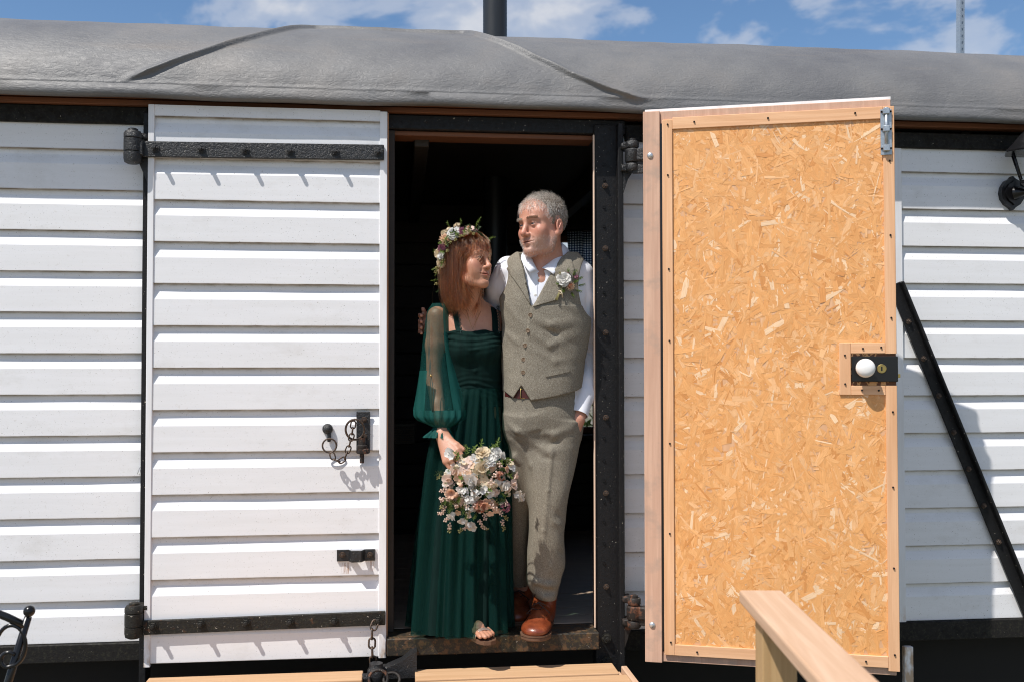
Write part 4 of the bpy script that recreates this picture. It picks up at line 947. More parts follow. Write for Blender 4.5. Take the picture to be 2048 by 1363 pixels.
hair_mat('stubble', [(0., (.14, .08, .05)), (.5, (.28, .21, .17)), (1., (.62, .58, .54))], .5)
hair_mat('brow_hair', [(0., (.05, .035, .025)), (1., (.16, .12, .09))])
hair_mat('hair_auburn', [(0., (.040, .012, .005)), (.45, (.085, .026, .010)), (.75, (.19, .062, .020)), (1., (.52, .23, .085))], .22)
t = M('scalp_grey'); done(t, (.17, .135, .105), .7, t.noise(t.oc, 500, 3), .5, .004)
t = M('scalp_auburn'); done(t, (.07, .020, .008), .6, t.noise(t.map(t.oc, (400, 400, 20)), 1), .5, .004)
t = M('eye'); 
lc = t.n('ShaderNodeAttribute', attribute_name='tint').outputs['Color']; done(t, lc, .08)

def A3(x, y, Y): p = at(x, y, Y); return np.array((p.x, p.y, p.z))
def eyeballs(H, parent, iris, gaze):
    for s in (-1, 1):
        c = H.p(s*.031, .0772, -.004); r_ = .0121*H.s; bm = bmesh.new(); bmesh.ops.create_uvsphere(bm, u_segments=24, v_segments=16, radius=r_, matrix=Matrix.Translation(c)); me = bpy.data.meshes.new('eye'); bm.to_mesh(me); bm.free()
        g = Vector(H.R@np.array(gaze)).normalized(); ca = me.color_attributes.new('tint', 'FLOAT_COLOR', 'POINT'); C = []
        for v in me.vertices:
            a = math.acos(max(-1, min(1, (v.co-Vector(c)).normalized().dot(g)))); C += [*((.006, .005, .005) if a < .19 else iris if a < .46 else (.34, .29, .27)), 1]
        ca.data.foreach_set('color', C); from_mesh('eye', me, MATS['eye'], parent, True)

def onto(fy, pts, Y=-.12):
    out = []
    for x, y in pts:
        p = A3(x, y, Y)
        for _ in range(3):
            q = fy(p[0], p[2]); p = A3(x, y, q if q is not None else Y)
        out.append(p)
    return out
# ================================================================== the man
HM = Head(A3(1085, 452, -.075), R(52), R(0), R(-3), 1.035)
MAN_BASE = A3(1075, 1262, -.05)
def gauss(L, c, s): return np.exp(-(((L-np.array(c))/np.array(s))**2).sum(1))
def man_color(P):
    L = HM.loc(P); base = np.tile(np.array((.52, .265, .185)), (len(P), 1))
    def blend(w_, col):
        nonlocal base
        w_ = np.clip(w_, 0, 1)[:, None]; base = base*(1-w_)+np.array(col)*w_
    for s in (-1, 1):
        blend(.6*gauss(L, (s*.045, .065, -.034), (.022, .03, .022)), (.52, .19, .13)); blend(.55*gauss(L, (s*.079, -.012, -.012), (.012, .025, .034)), (.55, .20, .14))
        blend(.4*gauss(L, (s*.031, .085, -.014), (.018, .02, .008)), (.40, .20, .15)); blend(.5*gauss(L, (s*.031, .09, .010), (.022, .02, .006)), (.34, .19, .135))
    blend(.75*gauss(L, (0, .108, -.038), (.016, .02, .014)), (.56, .20, .14)); blend(.5*gauss(L, (0, .08, .045), (.05, .03, .025)), (.58, .27, .18))
    for s in (-1, 1): blend(.85*gauss(L, (s*.031, .089, -.0022), (.0145, .02, .0026)), (.10, .05, .035)); blend(.35*gauss(L, (s*.031, .085, -.012), (.016, .02, .005)), (.36, .16, .12))  # dark lash band, with the shade of the squinting slit painted into it
    lip = np.exp(-((L[:, 2]+.0715)/.0068)**2)*np.exp(-(L[:, 0]/.020)**4)*(L[:, 1] > .082); blend(.8*lip, (.38, .13, .10))
    beard = np.exp(-((L[:, 2]+.082)/.030)**4)*(L[:, 1] > -.005)*(1-np.exp(-((L[:, 0]/.024)**2+((L[:, 2]+.0715)/.010)**2)))*(1-gauss(L, (0, .108, -.040), (.02, .02, .012))); blend(.50*beard, (.37, .285, .24))
    return base
FM = Field((.02, -.30, .66), (.85, .40, 2.56), .0065, (((float(HM.c.x)-.13, float(HM.c.x)+.13, .0021),), ((-.23, .06, .0021),), ((2.12, 2.52, .0021),)))
carve_head(FM, HM)
# body under the clothes: neck, shoulders, trunk, arms, legs, one skin
neck = A3(1103, 540, .0); FM.add(cone(HM.p(0, -.022, -.055), neck, .053, .058), .03); FM.add(cone(HM.p(0, .020, -.100), A3(1082, 530, -.070), .014, .016), .035); FM.add(cone(A3(1090, 515, -.05), A3(1080, 560, -.085), .035, .03), .03)
FM.add(loft([(A3((a+b)/2, y, -.02)[2], A3((a+b)/2, y, -.02)[0], -.015, (A3(b, y, -.02)[0]-A3(a, y, -.02)[0])/2, ry) for y, a, b, ry in ((522, 1050, 1140, .05), (545, 1018, 1160, .08), (600, 1012, 1166, .105), (700, 1016, 1160, .105), (780, 1016, 1148, .10), (850, 1022, 1152, .10), (880, 1030, 1145, .08))]), .05)
SHL, SHR = A3(1020, 540, .005), A3(1160, 542, .01)
armL = [SHR, A3(1176, 640, .03), A3(1180, 705, .045), A3(1164, 812, -.055), A3(1156, 838, -.075)]
for a, b, ra, rb in zip(armL, armL[1:], (.044, .036, .030, .025), (.036, .030, .025, .026)): FM.add(cone(a, b, ra, rb), .02)
wr = armL[-1]; FM.add(cone(wr, A3(1140, 880, -.065), .026, .032), .012)                             # hand in the pocket
for k, (dx, dz) in enumerate(((-8, 0), (-3, 9), (3, 14), (9, 14))): FM.add(cone(A3(1138+dx, 880+dz*.3, -.055), A3(1131+dx*1.2, 912+dz, -.06), .0105, .009), .004)
FM.add(cone(A3(1132, 860, -.07), A3(1116, 884, -.085), .012, .010), .006)
armR = [SHL, A3(992, 600, .11), A3(968, 655, .215), A3(902, 662, .185), A3(866, 652, .125)]
for a, b, ra, rb in zip(armR, armR[1:], (.048, .042, .038, .030), (.042, .038, .030, .026)): FM.add(cone(a, b, ra, rb), .02)
FM.add(cone(armR[-1], A3(850, 648, .095), .028, .030), .012)
for dy in (-14, -4, 6, 15): FM.add(cone(A3(848, 646+dy, .090), A3(840, 646+dy*1.1, .055), .0095, .009), .004); FM.add(cone(A3(840, 646+dy*1.1, .055), A3(843, 648+dy*1.2, .022), .009, .0075), .003)
FM.add(cone(A3(854, 636, .10), A3(846, 618, .07), .011, .009), .006)
legs = (((1112, 850, -.02), (1095, 1010, -.045), (1092, 1215, -.01), .062, .048, .036), ((1042, 850, .01), (1038, 1010, .10), (1040, 1215, .20), .050, .036, .034))
for h_, k_, f_, r0, r1, r2_ in legs: FM.add(cone(A3(*h_), A3(*k_), r0, r1), .03); FM.add(cone(A3(*k_), A3(*f_), r1, r2_), .03)
MAN = field_obj('person', FM, MATS['skin'], None, man_color)
tag(MAN, 'grey haired man in tweed waistcoat and white shirt looking left in the doorway', 'person')
eyeballs(HM, MAN, (.045, .06, .07), (.05, 1, -.08))

# shirt -------------------------------------------------------------
FS = Field((.30, -.22, 1.55), (.86, .36, 2.31), .004)
rowsS = [(A3((a+b)/2, y, -.02)[2], A3((a+b)/2, y, -.02)[0], -.012, (A3(b, y, -.02)[0]-A3(a, y, -.02)[0])/2, ry) for y, a, b, ry in ((508, 1062, 1140, .055), (522, 1030, 1160, .075), (540, 1010, 1168, .10), (600, 1005, 1172, .120), (700, 1010, 1166, .118), (780, 1010, 1152, .112), (800, 1010, 1152, .11))]
FS.add(loft(rowsS), .0)
sl_pts = [(A3(1158, 548, .01), .060), (A3(1170, 600, .02), .056), (A3(1178, 660, .035), .050), (A3(1181, 710, .045), .047), (A3(1175, 758, .01), .043), (A3(1168, 790, -.035), .040), (A3(1160, 820, -.062), .035)]
for (a, ra), (b, rb) in zip(sl_pts, sl_pts[1:]): FS.add(cone(a, b, ra, rb), .022)
sr_pts = [(SHL, .060), (A3(1000, 575, .06), .056), (A3(985, 615, .13), .052), (A3(968, 655, .21), .050), (A3(930, 662, .20), .045), (A3(892, 658, .17), .040)]
for (a, ra), (b, rb) in zip(sr_pts, sr_pts[1:]): FS.add(cone(a, b, ra, rb), .022)
FS.cut(cone(HM.p(0, -.02, -.06), A3(1098, 530, -.01), .062, .056), .004); FS.cut(cone(A3(1092, 500, -.06), A3(1082, 530, -.085), .050, .036), .004)
FS.cut(cone(A3(1080, 516, -.12), A3(1077, 548, -.15), .026, .004), .004)                            # open collar
FS.cut(half(Vector(A3(1157, 832, -.07))-Vector(A3(1170, 780, -.03)), A3(1159, 824, -.065), (.70, -.2, 1.55), (.86, .2, 1.72)), .002)
ns = noise3(4, 34); FS.warp(lambda X, Y, Z: .0022*ns(X, Y, Z), (.3, -.22, 1.5), (.86, .36, 2.31))
for (p, q, amp, w_) in (((1160, 600, -.03), (1182, 655, -.01), .005, .008), ((1168, 640, -.02), (1185, 690, .0), .005, .007), ((1164, 690, 0), (1187, 715, 0), -.006, .007), ((1165, 712, 0), (1187, 735, 0), .006, .007), ((1160, 765, -.03), (1187, 745, -.01), .006, .007), ((1160, 778, -.03), (1187, 765, -.02), -.006, .006), ((1156, 790, -.04), (1186, 776, -.02), .006, .007), ((1176, 560, -.04), (1172, 610, -.03), .005, .009), ((990, 520, -.03), (1000, 580, .02), .004, .008), ((1006, 520, -.05), (990, 560, 0.), -.004, .007), ((1172, 575, -.05), (1182, 640, -.03), .005, .007)):
    FS.ridge([A3(*p), A3(*q)], amp, w_)
shirt = field_obj('shirt', FS, MATS['shirt_white'], MAN)
fyS = FS.front()
# cuff
ca_, cb_ = A3(1169, 784, -.030), A3(1157, 828, -.068); cd_ = Vector(cb_-ca_); bm = bmesh.new(); lathe(bm, [(.043, 0), (.0435, .012), (.041, .055), (.0395, cd_.length), (.037, cd_.length), (.037, .01)], 28, facing(Vector(ca_), cd_)); from_bm('cuff', bm, MATS['shirt_white'], shirt, angle=40)
# collar: two leaves folded over a stand
def ruled3(name, A, B, mat, parent, n=20, m=8, bow=.006, thick=.0022):
    def samp(P, t):
        P = [np.array(p) for p in P]; d = np.r_[0, np.cumsum([np.linalg.norm(b-a) for a, b in zip(P, P[1:])])]; q = t*d[-1]; return np.array([np.interp(q, d, [p[k] for p in P]) for k in range(3)])
    V = []; F = []; rowsA = np.array([samp(A, i/n) for i in range(n+1)]); rowsB = np.array([samp(B, i/n) for i in range(n+1)])
    for r_ in (rowsA, rowsB):
        for _ in range(3): r_[1:-1] = (r_[:-2]+2*r_[1:-1]+r_[2:])/4
    for i in range(n+1):
        for j in range(m+1): u = j/m; q = rowsA[i]*(1-u)+rowsB[i]*u; V.append(q+np.array((0, -bow*math.sin(PI*u), bow*.5*math.sin(PI*u))))
    w_ = m+1
    for i in range(n):
        for j in range(m): a = i*w_+j; F.append((a, a+1, a+w_+1, a+w_))
    o = mesh(name, V, F, mat, parent, True); md = o.modifiers.new('thickness', 'SOLIDIFY'); md.thickness = thick; md.offset = 0; return o
ruled3('collar', [A3(1098, 486, .058), A3(1120, 482, .035), A3(1125, 492, -.03), A3(1108, 518, -.088), A3(1084, 536, -.118)], [A3(1112, 494, .085), A3(1140, 500, .050), A3(1137, 513, -.045), A3(1122, 533, -.118), A3(1107, 549, -.142)], MATS['shirt_white'], shirt)
ruled3('collar', [A3(1098, 486, .058), A3(1066, 490, .030), A3(1055, 502, -.055), A3(1062, 516, -.100), A3(1075, 541, -.122)], [A3(1100, 492, .085), A3(1050, 500, .045), A3(1041, 512, -.075), A3(1047, 530, -.130), A3(1060, 546, -.142)], MATS['shirt_white'], shirt)
ruled('placket', XZ((1064, 548), (1062, 580), (1061, 615), Y=-.12), XZ((1076, 548), (1074, 580), (1072, 615), Y=-.12), MATS['shirt_white'], shirt, fyS, lambda u, v: .0022, 4, 14, .003)
for (x, y) in ((1077, 556), (1071, 590)):
    p = A3(x, y, -.13); yy = fyS(p[0], p[2]) or -.12; bm = bmesh.new(); lathe(bm, [(.0052, 0), (.0055, .0012), (.004, .002)], 12, facing(Vector((p[0], yy-.0022, p[2])), (0, -1, 0))); from_bm('button', bm, MATS['pearl'], shirt)

# waistcoat ---------------------------------------------------------
FV = Field((.36, -.22, 1.56), (.80, .20, 2.30), .0034)
rowsV = [(A3((a+b)/2, y, -.02)[2], A3((a+b)/2, y, -.02)[0], cy, (A3(b, y, -.10)[0]-A3(a, y, -.10)[0])/2, ry) for y, a, b, cy, ry in ((504, 1030, 1158, -.0, .075), (520, 1008, 1172, -.005, .098), (545, 1000, 1180, -.012, .118), (600, 998, 1182, -.016, .132), (650, 1001, 1180, -.018, .132), (700, 1003, 1174, -.018, .127), (745, 1003, 1167, -.018, .124), (785, 1004, 1160, -.02, .127), (806, 1005, 1158, -.02, .128))]
FV.add(loft(rowsV, 2.4)); BIG = ((.3, -.3, 1.5), (.9, .3, 2.4))
FV.cut(cone(HM.p(0, -.03, -.05), A3(1098, 520, .0), .078, .074), .006)
def wedge(pl, pr, pb, ymax):
    """front V opening between two polylines of (x, z)"""
    zl = sorted((z, x) for x, z in pl); zr = sorted((z, x) for x, z in pr); zb = pb
    def f(X, Y, Z):
        xl = np.interp(Z, [q[0] for q in zl], [q[1] for q in zl]); xr = np.interp(Z, [q[0] for q in zr], [q[1] for q in zr]); return np.maximum(np.maximum(np.maximum(xl-X, X-xr)*.85, zb-Z), Y-ymax)
    return f, (pl[0][0]-.1, -.3, zb), (pr[0][0]+.1, ymax, 2.4)
FV.cut(wedge(XZ((1040, 480), (1046, 515), (1052, 548), (1062, 612)), XZ((1150, 470), (1128, 508), (1096, 556), (1065, 612)), XZ((1063, 612))[0][1], -.02), .002)
def ellcut(px, py, rx, rz, y0, y1):
    c = at(px, py, -.05); return (lambda X, Y, Z: np.maximum((np.sqrt(((X-c.x)/rx)**2+((Z-c.z)/rz)**2)-1)*min(rx, rz), np.maximum(y0-Y, Y-y1))), (c.x-rx, y0, c.z-rz), (c.x+rx, y1, c.z+rz)
FV.cut(ellcut(1190, 575, .082, .135, -.3, .12), .004); FV.cut(ellcut(985, 548, .058, .115, -.3, .12), .004)
# hem with two points
zh = lambda X, pts: np.interp(X, [p[0] for p in pts], [p[1] for p in pts])
hem = XZ((990, 770), (1004, 776), (1028, 794), (1043.5, 769), (1044.5, 769), (1062, 799), (1110, 791), (1156, 779), (1175, 772), Y=-.14)
FV.cut(((lambda X, Y, Z: (Z-zh(X, hem)) + 0*Y), (.3, -.3, 1.5), (.9, .2, 1.75)), .0015)
fyv0 = FV.front(); nv = noise3(9, 17); FV.warp(lambda X, Y, Z: .0022*nv(X, Y, Z), *BIG); nv2 = noise3(19, 42); FV.warp(lambda X, Y, Z: .0007*nv2(X, Y, Z), *BIG)
# overlap of the fronts, folds pulled towards the buttons
ovl = sorted((z, x) for x, z in XZ((1064, 610), (1058, 640), (1050, 690), (1046, 735), (1044, 775), Y=-.15))
FV.warp(lambda X, Y, Z: np.where((X > np.interp(Z, [q[0] for q in ovl], [q[1] for q in ovl])) & (Y < -.02) & (Z < ovl[-1][0]), -.0026, 0.).astype(np.float32), *BIG)
for (pts, amp, w_) in (([(1058, 632), (1100, 650), (1150, 640)], .0040, .012), ([(1055, 660), (1100, 690), (1160, 668)], .0035, .012), ([(1065, 650), (1110, 668), (1150, 655)], -.0035, .010), ([(1050, 690), (1110, 722), (1165, 712)], .0030, .012), ([(1090, 655), (1150, 690)], -.003, .010), ([(1010, 660), (1040, 690)], .0035, .010), ([(1006, 690), (1040, 722)], -.003, .010), ([(1006, 740), (1020, 748)], -.004, .006), ([(1010, 600), (1045, 650)], .003, .011), ([(1110, 600), (1160, 625)], .004, .012), ([(1060, 740), (1150, 772)], .003, .012), ([(1115, 640), (1117, 690), (1116, 735)], -.0016, .004)):
    FV.ridge(onto(fyv0, pts), amp*(1.5 if amp > 0 else .9), w_*1.25)
vest = field_obj('waistcoat', FV, MATS['tweed'], MAN); fy = FV.front()
def fyv(x, z):
    y = fy(x, z); return y if y is not None and y < -.05 else (fyS(x, z) or -.12)
ruled('lapel', XZ((1046, 510), (1050, 530), (1053, 552), (1063, 603), (1063, 612), Y=-.14), XZ((1029, 520), (1017, 533), (1022, 545), (1040, 574), (1062, 612), Y=-.14), MATS['tweed'], vest, fyv, lambda u, v: .004+.0065*math.sin(u*1.7)*(1-v*.5), 8, 30, .004)
ruled('lapel', XZ((1128, 512), (1116, 530), (1096, 560), (1074, 597), (1065, 612), Y=-.14), XZ((1146, 518), (1150, 540), (1142, 568), (1114, 599), (1067, 613), Y=-.14), MATS['tweed'], vest, fyv, lambda u, v: .004+.0065*math.sin(u*1.7)*(1-v*.5), 8, 30, .004)
ruled('welt_pocket', XZ((1090, 747), (1140, 736), Y=-.14), XZ((1091, 753), (1141, 742), Y=-.14), MATS['tweed'], vest, fyv, lambda u, v: .0040, 4, 16, .005)
for (x, y) in ((1061, 630), (1056, 661), (1051, 690), (1048, 718), (1047, 744)):
    p = A3(x, y, -.15); bm = bmesh.new(); lathe(bm, [(.0078, 0), (.0085, .002), (.0078, .0036), (.0058, .0030), (.002, .0028)], 16, facing(Vector((p[0], fyv(p[0], p[2])-.001, p[2])), (0, -1, 0))); from_bm('button', bm, MATS['horn'], vest, angle=40)
# trousers ----------------------------------------------------------
FT = Field((.36, -.20, .70), (.80, .36, 1.72), .0036)
def rows_px(rows, Yp=-.05): return [(A3((a+b)/2, y, Yp)[2], A3((a+b)/2, y, Yp)[0], cy, (A3(b, y, Yp)[0]-A3(a, y, Yp)[0])/2, ry) for y, a, b, cy, ry in rows]
FT.add(loft(rows_px(((764, 1008, 1153, -.018, .112), (800, 1009, 1156, -.018, .114), (830, 1009, 1163, -.018, .118), (858, 1010, 1164, -.016, .114), (878, 1020, 1158, -.012, .098), (896, 1040, 1140, -.008, .070), (912, 1065, 1115, -.004, .035))), 2.3))
FT.add(loft(rows_px(((845, 1060, 1165, -.02, .10), (880, 1054, 1163, -.024, .100), (930, 1055, 1150, -.035, .096), (980, 1056, 1139, -.045, .090), (1020, 1059, 1132, -.050, .086), (1060, 1059, 1128, -.044, .085), (1100, 1057, 1131, -.036, .085), (1130, 1057, 1130, -.030, .084), (1155, 1055, 1122, -.026, .082), (1172, 1056, 1119, -.026, .081), (1186, 1064, 1116, -.028, .076), (1197, 1074, 1113, -.03, .070))), 2.3), .03)
FT.add(loft(rows_px(((835, 1010, 1080, -.01, .10), (900, 1010, 1070, .02, .095), (1000, 1012, 1064, .10, .085), (1090, 1014, 1060, .155, .082), (1178, 1018, 1060, .20, .08)), .10), 2.2), .045)
fyt0 = FT.front(); nt = noise3(21, 20); FT.warp(lambda X, Y, Z: .0022*nt(X, Y, Z), (.3, -.2, .7), (.85, .3, 1.75))
for (pts, amp, w_) in (([(1066, 858), (1110, 868), (1152, 846)], .007, .010), ([(1068, 874), (1105, 886), (1150, 866)], -.006, .008), ([(1062, 885), (1100, 902), (1155, 892)], .007, .010), ([(1058, 868), (1080, 862), (1120, 858)], -.006, .008), ([(1066, 900), (1090, 915), (1140, 925)], -.0045, .009), ([(1056, 905), (1064, 930), (1070, 965)], .004, .010), ([(1047, 795), (1049, 825), (1056, 850)], .0022, .005), ([(1012, 840), (1034, 862), (1052, 872)], .006, .009), ([(1012, 862), (1036, 884), (1050, 896)], -.006, .009), ([(1012, 890), (1030, 915), (1042, 930)], .006, .010),
        ([(1108, 850), (1103, 910), (1096, 980), (1088, 1060), (1088, 1160)], .0060, .006), ([(1096, 1010), (1118, 1030), (1132, 1045)], -.005, .010), ([(1100, 1040), (1126, 1052)], .005, .010), ([(1115, 1100), (1130, 1112)], -.007, .009),
        ([(1054, 1160), (1075, 1176), (1098, 1182), (1118, 1178)], -.013, .010), ([(1052, 1148), (1072, 1163), (1098, 1169), (1120, 1162)], .008, .010), ([(1062, 1188), (1088, 1194), (1112, 1190)], .003, .008), ([(1100, 1120), (1104, 1150)], .005, .009)):
    FT.ridge(onto(fyt0, pts), amp if amp > 0 else amp*.55, w_*1.35)
pk = XZ((1148, 798), (1164, 842), Y=-.10); FT.ridge([(pk[0][0], -.095, pk[0][1]), (pk[1][0], -.075, pk[1][1])], -.010, .005)
trousers = field_obj('trousers', FT, MATS['tweed'], MAN)
b0, b1 = A3(1030, 771, -.135), A3(1066, 795, -.135); fyt = FT.front()
ruled('belt', XZ((1014, 776), (1040, 778), (1070, 776), Y=-.13), XZ((1014, 793), (1040, 797), (1070, 795), Y=-.13), MATS['belt_red'], MAN, fyt, lambda u, v: .003, 4, 12, .003)
p = A3(1044, 786, -.135); tube_obj('belt_buckle', [(p[0]-.004, fyt(p[0], p[2])-.005, p[2]-.018), (p[0]+.022, fyt(p[0], p[2])-.005, p[2]-.020), (p[0]+.022, fyt(p[0], p[2])-.005, p[2]+.018), (p[0]-.004, fyt(p[0], p[2])-.005, p[2]+.018)], .0022, MATS['brass'], MAN, 6, True)

# boots -------------------------------------------------------------
def boot(toe, heel, top, yawd):
    """toe and heel: points of the sole; the foot points from heel to toe"""
    toe, heel, top = np.array(toe), np.array(heel), np.array(top); d = toe-heel; L = float(np.hypot(d[0], d[1])); f = np.array((d[0]/L, d[1]/L, 0)); s = np.array((-f[1], f[0], 0)); z0 = heel[2]
    P = lambda a, b, h: heel+f*a*L+s*b*1.14+np.array((0, 0, h)); lo = np.minimum(np.minimum(toe, heel), top)-.07; hi = np.maximum(np.maximum(toe, heel), top)+.07
    Fb = Field(lo, hi, .0028)
    Fb.add(cone(P(.13, 0, .05), top, .043, .047), 0); Fb.add(cone(P(.12, 0, .048), P(.5, .002, .046), .040, .038), .03); Fb.add(cone(P(.2, 0, .085), P(.62, 0, .048), .036, .036), .03)
    Fb.add(ell(P(.70, .003, .038), (.054, .056, .029)), .03); Fb.add(ell(P(.87, .004, .034), (.047, .044, .024)), .02); Fb.add(ell(P(.78, -.010, .034), (.045, .050, .024)), .02)
    Fb.cut(half((0, 0, -1), (0, 0, z0+.019), lo, hi), .002); Fb.cut(half((0, 0, 1), top, lo, hi), .002)
    for a in (.66, .70): Fb.ridge([P(a+.06, -.055, .045), P(a, -.03, .066), P(a-.03, 0, .074), P(a, .03, .066), P(a+.06, .055, .045)], -.0026, .0030)
    Fb.ridge([P(.30, -.05, .09), P(.42, -.045, .055), P(.52, -.055, .03)], -.003, .003); Fb.ridge([P(.30, .05, .09), P(.42, .045, .055), P(.52, .055, .03)], -.003, .003); Fb.ridge([P(.56, -.04, .06), P(.5, -.02, .085), P(.35, -.02, .12)], .003, .004); Fb.ridge([P(.56, .04, .06), P(.5, .02, .085), P(.35, .02, .12)], .003, .004)
    o = field_obj('boot', Fb, MATS['leather_tan'], MAN)
    out = [(-.02, .0), (.0, .030), (.10, .036), (.30, .031), (.50, .037), (.68, .050), (.82, .053), (.93, .042), (1.0, .020), (1.015, 0), (1.0, -.022), (.92, -.044), (.80, -.052), (.66, -.047), (.5, -.036), (.3, -.031), (.1, -.036), (0, -.030)]
    bm = bmesh.new(); va = []; 
    for (h, sc_) in ((0, .96), (.004, 1.0), (.012, 1.0), (.0135, .985), (.016, 1.035), (.0215, 1.03)): va.append([bm.verts.new(P(.5+(a-.5)*(1+(sc_-1)*.4), b*sc_, h)) for a, b in out])
    for A, B in zip(va, va[1:]):
        for i in range(len(out)): bm.faces.new((A[i], A[(i+1) % len(out)], B[(i+1) % len(out)], B[i]))
    bm.faces.new(va[0][::-1]); bm.faces.new(va[-1]); from_bm('sole', bm, MATS['leather_sole'], o, angle=30)
    fz = lambda a: .083+.10*(.60-a)
    for k in range(4):
        a = .58-.095*k; h = .080+.034*k+(.01 if k > 2 else 0); tube_obj('lace', [P(a+.02, -.024, h-.010), P(a, 0, h+.004), P(a+.01, .024, h-.008)], .0026, MATS['lace_dark'], o, 6); tube_obj('lace', [P(a+.05, .022, h-.018), P(a+.02, 0, h), P(a-.01, -.022, h-.004)], .0026, MATS['lace_dark'], o, 6)
    h = .092; tube_obj('lace', [P(.56, 0, h), P(.58, .02, h+.012), P(.62, .042, h-.005), P(.60, .03, h-.018), P(.56, 0, h)], .0022, MATS['lace_dark'], o, 6); tube_obj('lace', [P(.56, 0, h), P(.60, -.02, h+.008), P(.63, -.040, h-.012), P(.58, -.02, h-.014), P(.56, 0, h)], .0022, MATS['lace_dark'], o, 6)
    return o
boot((A3(1066, 1280, -.235)[0], -.235, .692), (A3(1091, 1262, .02)[0], .035, .692), A3(1092, 1186, -.012), 0)
boot((A3(1030, 1252, -.0)[0], -.005, .692), (A3(1048, 1235, .2)[0], .25, .692), A3(1042, 1150, .205), 0)

# hair, beard stubble, brows ------------------------------------------
def ell_out(L, c, r):                                        # normal of the skull ellipsoid at local points
    n = (L-np.array(c))/np.array(r)**2; return n/np.linalg.norm(n, axis=1)[:, None]
SK_C, SK_R = np.array((0, -.012, .036)), np.array((.0785, .100, .0865))
def skull(n_, rs, keep):
    d = rs.normal(size=(n_*4, 3)); d /= np.linalg.norm(d, axis=1)[:, None]; L = SK_C+d*SK_R; L = L[keep(L)][:n_]; return L+ell_out(L, SK_C, SK_R)*(.0085*np.clip((L[:, 1]-.015)/.05, 0, 1)*np.clip((.125-L[:, 2])/.04, 0, 1))[:, None]
def to_world(H, L): return np.array(H.c)+(L*H.s)@H.R.T
def man_hairline(L):
    x, y, z = np.abs(L[:, 0]), L[:, 1], L[:, 2]; wob = .004*np.sin(x*210)+.003*np.sin(y*260+z*170)
    top = z > .055+wob+.10*np.clip(x-.030, 0, .03)
    temple = (y < .060-.25*np.clip(.07-z, 0, .08)+wob) & (z > .020)
    burn = (y < .026+wob) & (y > .004) & (z > -.034); back = (y < -.020) & (z > -.055); over = (y < .03) & (z > .020)
    return (top | temple | burn | back | over) & (z > -.058)
rs = np.random.default_rng(5); L0 = skull(7500, rs, man_hairline); n0 = ell_out(L0, SK_C, SK_R)
comb = np.stack([.35*np.sign(L0[:, 0])*(np.abs(L0[:, 0]) > .03)-.15, np.clip(.25+.6*(L0[:, 2]-.05)/.05, .2, .85), np.clip(-.75+.9*(L0[:, 2]-.05)/.05, -.75, .1)], 1)+rs.normal(0, .34, (len(L0), 3)); comb -= n0*(comb*n0).sum(1)[:, None]
sg = 1/(1+np.exp(-(L0[:, 2]-.075)/.012)); ln = (.014+.013*sg)*rs.uniform(.6, 1.35, len(L0)); lift = (.40+.28*sg)[:, None]
PS = []
for k in range(5):
    u = k/4; PS.append(L0-n0*.003+(n0*lift*(u-.35*u*u)+comb*u*(.35+.65*u))*ln[:, None])
hm = hair_obj('hair', to_world(HM, np.stack(PS, 1).reshape(-1, 3)).reshape(len(L0), 5, 3), MATS['hair_grey'], MAN, .0008, .0004)
FH = Field(np.array(HM.c)-.14, np.array(HM.c)+.18, .0032); FH.add(HM.ell(SK_C, SK_R+.0012))
FH.cut(((lambda X, Y, Z: (lambda L: np.where(man_hairline(L) & man_hairline(L+np.array((0, .012, 0))) & man_hairline(L-np.array((0, 0, .008))), .004, -.004))(HM.loc(np.stack(np.broadcast_arrays(X, Y, Z), -1).reshape(-1, 3))).reshape(np.broadcast_shapes(X.shape, Y.shape, Z.shape)).astype(np.float32)), np.array(HM.c)-.14, np.array(HM.c)+.18), .0)
field_obj('hair_base', FH, MATS['scalp_grey'], hm)
def on_skin(obj, H, keep, n_, seed):
    me = obj.data; P = np.empty(len(me.vertices)*3, dtype=np.float32); me.vertices.foreach_get('co', P); N = np.empty(len(P), dtype=np.float32); me.vertices.foreach_get('normal', N); P = P.reshape(-1, 3).astype(float); N = N.reshape(-1, 3).astype(float)
    L = H.loc(P); m = keep(L); P, N = P[m], N[m]; r2 = np.random.default_rng(seed); i = r2.integers(0, len(P), n_); return P[i]+r2.normal(0, .0009, (n_, 3)), N[i], r2
def beard_zone(L): x, y, z = np.abs(L[:, 0]), L[:, 1], L[:, 2]; return (z < -.048-.35*np.clip(.05-y, 0, .1)*0) & (z > -.130) & (y > .0) & ~((x < .024) & (z > -.0800) & (z < -.0640)) & ~((z > -.057) & (x < .032)) & (z < -.030-.5*np.clip(y-.03, 0, .1))
P_, N_, r2 = on_skin(MAN, HM, beard_zone, 3600, 3); dn = np.array((0, -.1, -1.)); tg = dn+r2.normal(0, .35, P_.shape); ll = r2.uniform(.0022, .0048, len(P_))[:, None]
hair_obj('beard', np.stack([P_-N_*.0005, P_+(N_*.7+tg*.25)*ll*.6, P_+(N_*.8+tg*.8)*ll], 1), MATS['stubble'], MAN, .00028, .00016)
def brow_zone(L): x, y, z = np.abs(L[:, 0]), L[:, 1], L[:, 2]; return (y > .06) & (x > .010) & (x < .050) & (np.abs(z-(.0185-.10*np.clip(x-.034, 0, 1)+.05*np.clip(x-.012, 0, .02))) < .0042)
P_, N_, r2 = on_skin(MAN, HM, brow_zone, 900, 4); Lx = HM.loc(P_)[:, 0]; out_ = (np.sign(Lx)[:, None]*HM.R[:, 0][None, :])+np.array((0, 0, .35)); ll = r2.uniform(.004, .008, len(P_))[:, None]
